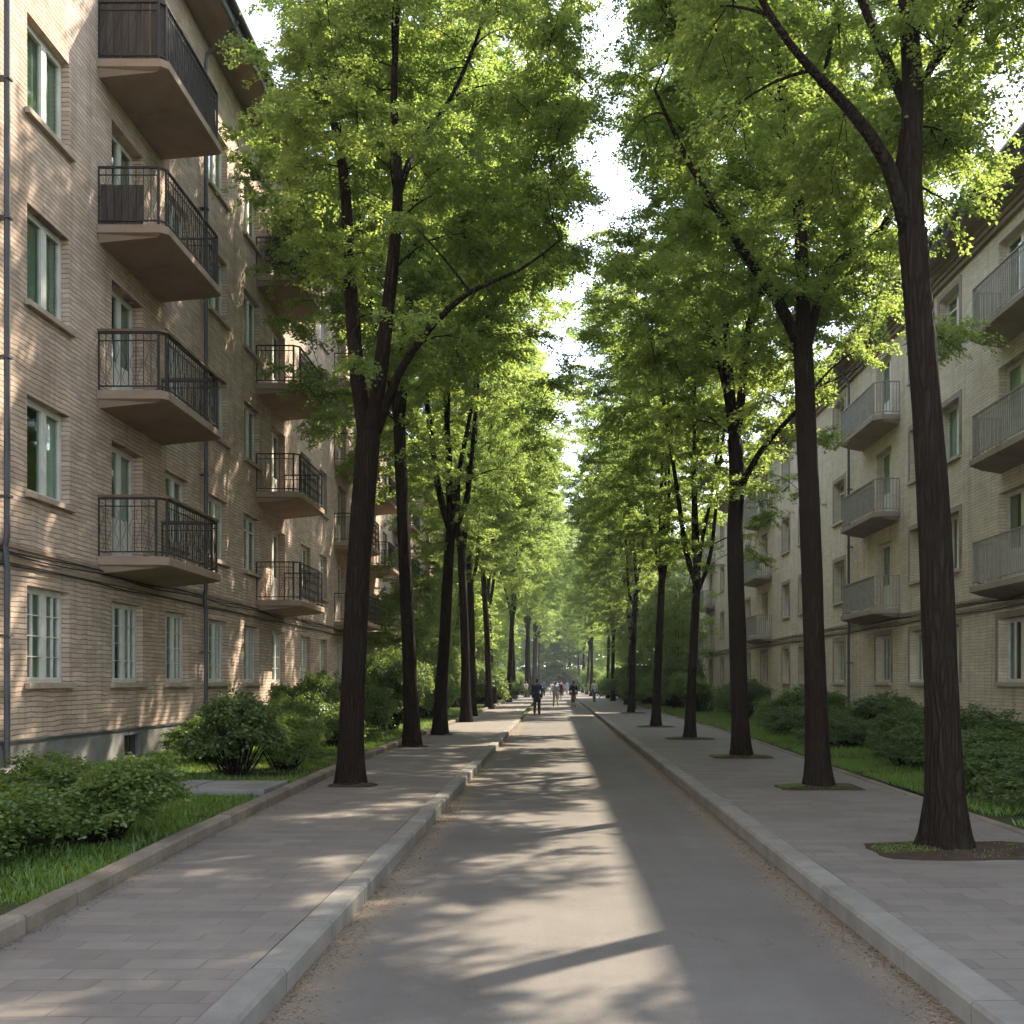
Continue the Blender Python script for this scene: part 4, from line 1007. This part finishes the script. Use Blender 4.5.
# ------------------------------------------------------------------ people
SKIN = flat('skin', (0.42, 0.27, 0.20), .55); HAIR = flat('dark_hair', (0.03, 0.022, 0.018), .6)
def remesh(parts, name, mat, vox):
    """parts: tapered capsules (a, b, ra, rb) and ellipsoids (c, (rx, ry, rz)) fused into one surface"""
    mb = MB()
    for p in parts:
        if len(p) == 4:
            a, b, ra, rb = Vector(p[0]), Vector(p[1]), p[2], p[3]; d = (b - a); ln = d.length; d = d / max(ln, 1e-6); pts, rr = [], []
            for t in (-.98, -.7, -.35): pts.append(a + d * ra * t); rr.append(ra * math.sqrt(1 - t*t))
            pts += [a, b]; rr += [ra, rb]
            for t in (.35, .7, .98): pts.append(b + d * rb * t); rr.append(rb * math.sqrt(1 - t*t))
            mb.tube([tuple(q) for q in pts], rr, 10)
        else:
            (cx_, cy_, cz_), (rx, ry, rz) = p; V = []; n, m = 10, 7
            for i in range(1, m):
                th = PI * i / m
                for k in range(n): V.append((cx_ + rx*math.sin(th)*math.cos(2*PI*k/n), cy_ + ry*math.sin(th)*math.sin(2*PI*k/n), cz_ + rz*math.cos(th)))
            top, bot = len(V), len(V) + 1; V += [(cx_, cy_, cz_ + rz), (cx_, cy_, cz_ - rz)]
            Fc = [(i*n+k, (i+1)*n+k, (i+1)*n+(k+1) % n, i*n+(k+1) % n) for i in range(m-2) for k in range(n)]
            Fc += [(top, k, (k+1) % n) for k in range(n)] + [(bot, (m-2)*n+(k+1) % n, (m-2)*n+k) for k in range(n)]
            mb.add(V, Fc)
    o = link('tmp', mb.mesh('tmp', mat))
    r = o.modifiers.new('r', 'REMESH'); r.mode = 'VOXEL'; r.voxel_size = vox; r.use_smooth_shade = True
    s = o.modifiers.new('s', 'SMOOTH'); s.iterations = 3
    dg = bpy.context.evaluated_depsgraph_get(); me = bpy.data.meshes.new_from_object(o.evaluated_get(dg)); me.name = name
    bpy.data.objects.remove(o, do_unlink=True); me.materials.clear(); me.materials.append(mat); return me
def figure(label, loc, face, hgt, top, bottom, shoe=(.02, .018, .016), hair=(.03, .022, .018), stride=.26, shorts=False, sleeves=True, skirt=False, vox=.016, coat=0.0, phase=1):
    """adult walking towards +x of its own frame? faces local +y; face = turn about z"""
    a = stride * phase
    hip = {s: Vector((.095*s, 0, .92)) for s in (-1, 1)}
    knee = {s: Vector((.10*s, .5*a*s + .05, .50)) for s in (-1, 1)}
    ank = {s: Vector((.105*s, a*s - (.10 if s*a < 0 else 0), .085 + (.05 if s*a < 0 else 0))) for s in (-1, 1)}
    toe = {s: ank[s] + Vector((.01*s, .165, -.05 - (.015 if s*a < 0 else 0))) for s in (-1, 1)}
    heel = {s: ank[s] + Vector((0, -.05, -.045)) for s in (-1, 1)}
    sh = {s: Vector((.185*s, -.005, 1.42)) for s in (-1, 1)}
    el = {s: Vector((.235*s, -.45*a*s - .03, 1.14)) for s in (-1, 1)}
    wr = {s: Vector((.235*s, -.85*a*s + .05, .90)) for s in (-1, 1)}
    body = [((0, 0, .95), (0, 0, 1.12), .125, .115), ((0, 0, 1.12), (0, .005, 1.34), .115, .14), ((-.1, 0, 1.36), (.1, 0, 1.36), .105, .105),
            ((0, -.005, 1.42), (0, .015, 1.56), .058, .052), ((0, .022, 1.655), (.076, .098, .118)), ((0, .055, 1.60), (.055, .06, .062)), ((0, .118, 1.635), (.014, .024, .022)),
            ((-.078, .015, 1.645), (.012, .024, .034)), ((.078, .015, 1.645), (.012, .024, .034))]
    for s in (-1, 1):
        body += [(hip[s], knee[s], .085, .056), (knee[s], ank[s], .056, .036), (heel[s], toe[s], .036, .026),
                 (sh[s], el[s], .052, .040), (el[s], wr[s], .040, .026)]
        h0 = wr[s]; hd = Vector((0, .02, -1)).normalized(); palm = h0 + hd * .085
        body.append((h0, palm, .026, .030))
        for k, ln in ((-1.5, .06), (-.5, .075), (.5, .072), (1.5, .055)):
            b0 = palm + Vector((0, k*.017, 0)); m_ = b0 + hd*ln*.55 + Vector((-.004*s, 0, 0)); body += [(b0, m_, .0095, .0085), (m_, m_ + (hd + Vector((-.35*s, 0, 0))).normalized()*ln*.5, .0085, .007)]
        body.append((h0 + hd*.03 + Vector((0, .025, 0)), h0 + hd*.085 + Vector((-.006*s, .055, 0)), .011, .008))
    k = hgt / 1.775
    me = remesh(body, 'person_body', SKIN, vox)
    r = link('person', me, None, loc, face); r.scale = (k, k, k); tag(r, label, 'person', 'people walking on the street')
    g = .016
    tp_ = [((0, 0, .93 - coat), (0, 0, 1.12), .14 + g, .128 + g), ((0, 0, 1.12), (0, .005, 1.34), .128 + g, .15 + g), ((-.11, 0, 1.375), (.11, 0, 1.375), .10 + g, .10 + g), ((0, -.005, 1.42), (0, 0, 1.475), .075, .066)]
    for s in (-1, 1):
        tp_.append((sh[s], el[s], .056 + g, .046 + g))
        if sleeves: tp_.append((el[s], wr[s], .044 + g, .034 + g))
    link('jacket' if sleeves else 'shirt', remesh(tp_, 'jacket', flat('cloth_top', top, .8), vox), r)
    bt = [((-.07, 0, .95), (.07, 0, .95), .118 + g, .118 + g)]
    if skirt: bt += [((0, .0, .95), (0, .02, .52), .13, .19)]
    else:
        for s in (-1, 1):
            bt.append((hip[s], knee[s], .092 + g, .064 + g))
            if not shorts: bt.append((knee[s], ank[s] + Vector((0, 0, .01)), .064 + g, .048 + g))
    link('skirt' if skirt else ('shorts' if shorts else 'trousers'), remesh(bt, 'trousers', flat('cloth_bottom', bottom, .85), vox), r)
    for s in (-1, 1): link('shoe', remesh([(heel[s], toe[s], .045, .036), (heel[s] + Vector((0, .03, .03)), ank[s], .04, .04)], 'shoe', flat('shoe', shoe, .5), vox), r)
    link('hair', remesh([((0, .008, 1.685), (.084, .098, .105)), ((0, -.03, 1.64), (.078, .075, .09))], 'hair', flat('hair', hair, .6), vox), r)
    return r
figure('man in a dark navy jacket and black trousers walking mid-road, nearest of all', (-.9, 55, 0), 0, 1.83, (.018, .028, .06), (.012, .012, .014), coat=.12)
figure('person in a light shirt and beige trousers walking behind the man in navy', (.05, 75, 0), .2, 1.70, (.30, .34, .40), (.30, .26, .19), sleeves=False, phase=-1)
figure('woman in a black top and reddish skirt near the right kerb', (1.2, 71, 0), .0, 1.72, (.02, .02, .022), (.16, .07, .055), skirt=True, phase=-1)
figure('person in a dark top and maroon shorts between the light shirt and the skirt', (.42, 96, 0), PI, 1.74, (.05, .05, .06), (.20, .06, .05), shorts=True)
figure('person in a white top standing on the right pavement by the far trunks', (3.0, 84, .12), .5, 1.68, (.70, .66, .62), (.12, .13, .16), stride=.08)
far = [((-2.1, 120), (.55, .58, .66), (.05, .05, .06), 'person in a pale blue top far along the left side of the road'),
       ((-1.3, 132), (.08, .09, .14), (.04, .04, .05), 'person in dark clothes far behind the left shoulder of the man in navy'),
       ((-.4, 140), (.60, .42, .36), (.25, .22, .2), 'person in a salmon top in the far crowd'),
       ((.3, 150), (.62, .62, .66), (.10, .11, .16), 'person in a white shirt in the middle of the far crowd'),
       ((.9, 128), (.50, .07, .06), (.06, .06, .07), 'person in a red top in the far crowd'),
       ((1.6, 145), (.20, .26, .40), (.30, .28, .26), 'person in a blue top at the right of the far crowd'),
       ((-2.9, 110), (.62, .50, .40), (.45, .38, .3), 'person in a tan top on the left pavement far away'),
       ((-.1, 165), (.05, .05, .06), (.03, .03, .04), 'person in black in the far crowd'),
       ((-1.8, 158), (.70, .70, .72), (.20, .2, .22), 'person in white at the left of the far crowd'),
       ((1.0, 172), (.42, .34, .30), (.10, .09, .09), 'person in brown farthest along the street')]
for i, ((x, y), tcol, bcol, lab) in enumerate(far):
    figure(lab, (x, y, 0 if x > -2.5 else .12), (0, PI)[i % 2] + .3 * math.sin(i * 5), 1.68 + .1 * math.sin(i * 3), tcol, bcol, phase=(1, -1)[i % 2], vox=.024, sleeves=i % 3 != 0)

# ------------------------------------------------------------------ haze, light, camera
HAZE = 0.0003
if HAZE:
    mb = MB(); mb.box(-720, 720, -320, 1120, -1.03, 30)
    hz = mb.build('haze', None); hz.data.materials.clear()
    m = bpy.data.materials.new('haze'); m.use_nodes = True; nt = m.node_tree; nt.nodes.clear()
    o_ = nt.nodes.new('ShaderNodeOutputMaterial'); pv = nt.nodes.new('ShaderNodeVolumePrincipled'); pv.inputs['Color'].default_value = (.86, .92, 1, 1); pv.inputs['Density'].default_value = HAZE; pv.inputs['Anisotropy'].default_value = .3
    nt.links.new(pv.outputs[0], o_.inputs['Volume']); hz.data.materials.append(m); tag(hz, 'thin pale haze in the air of the street', kind='stuff')

AZ, EL = math.radians(43), math.radians(45)      # sun ahead and to the right
S = Vector((math.sin(AZ) * math.cos(EL), math.cos(AZ) * math.cos(EL), math.sin(EL)))
sun = bpy.data.lights.new('sun', 'SUN'); sun.energy = 3.3; sun.angle = math.radians(0.7); sun.color = (1, .88, .71)
so = bpy.data.objects.new('sun', sun); COL.objects.link(so); so.rotation_euler = S.to_track_quat('Z', 'Y').to_euler(); so.location = (20, 30, 60)
w = bpy.data.worlds.new('World'); sc.world = w; w.use_nodes = True; nt = w.node_tree
bg = nt.nodes['Background']; sky = nt.nodes.new('ShaderNodeTexSky'); sky.sky_type = 'NISHITA'; sky.sun_disc = False
sky.sun_elevation = EL; sky.sun_rotation = AZ; sky.air_density = 1.0; sky.dust_density = 0.4; sky.ozone_density = 1.0
hs = nt.nodes.new('ShaderNodeHueSaturation'); hs.inputs['Saturation'].default_value = 0.5      # milky summer sky
nt.links.new(sky.outputs[0], hs.inputs['Color']); nt.links.new(hs.outputs[0], bg.inputs['Color']); bg.inputs['Strength'].default_value = 0.15

cam = bpy.data.cameras.new('camera'); cam.sensor_width = 36; cam.lens = F / 1024 * 36; cam.shift_x = -(CX - 512) / 1024; cam.shift_y = (CY - 512) / 1024
cam.clip_start = .1; cam.clip_end = 3000
co = bpy.data.objects.new('camera', cam); COL.objects.link(co); co.location = (0, 0, EYE); co.rotation_euler = (PI/2, 0, 0); sc.camera = co
sc.view_settings.view_transform = 'Standard'; sc.view_settings.look = 'None'; sc.view_settings.gamma = 1; sc.view_settings.exposure = 2.32
cy = sc.cycles; cy.max_bounces = 7; cy.diffuse_bounces = 5; cy.glossy_bounces = 3; cy.transmission_bounces = 5; cy.transparent_max_bounces = 16; cy.volume_bounces = 0
cy.caustics_reflective = False; cy.caustics_refractive = False; cy.use_denoising = True
sc.render.use_persistent_data = False
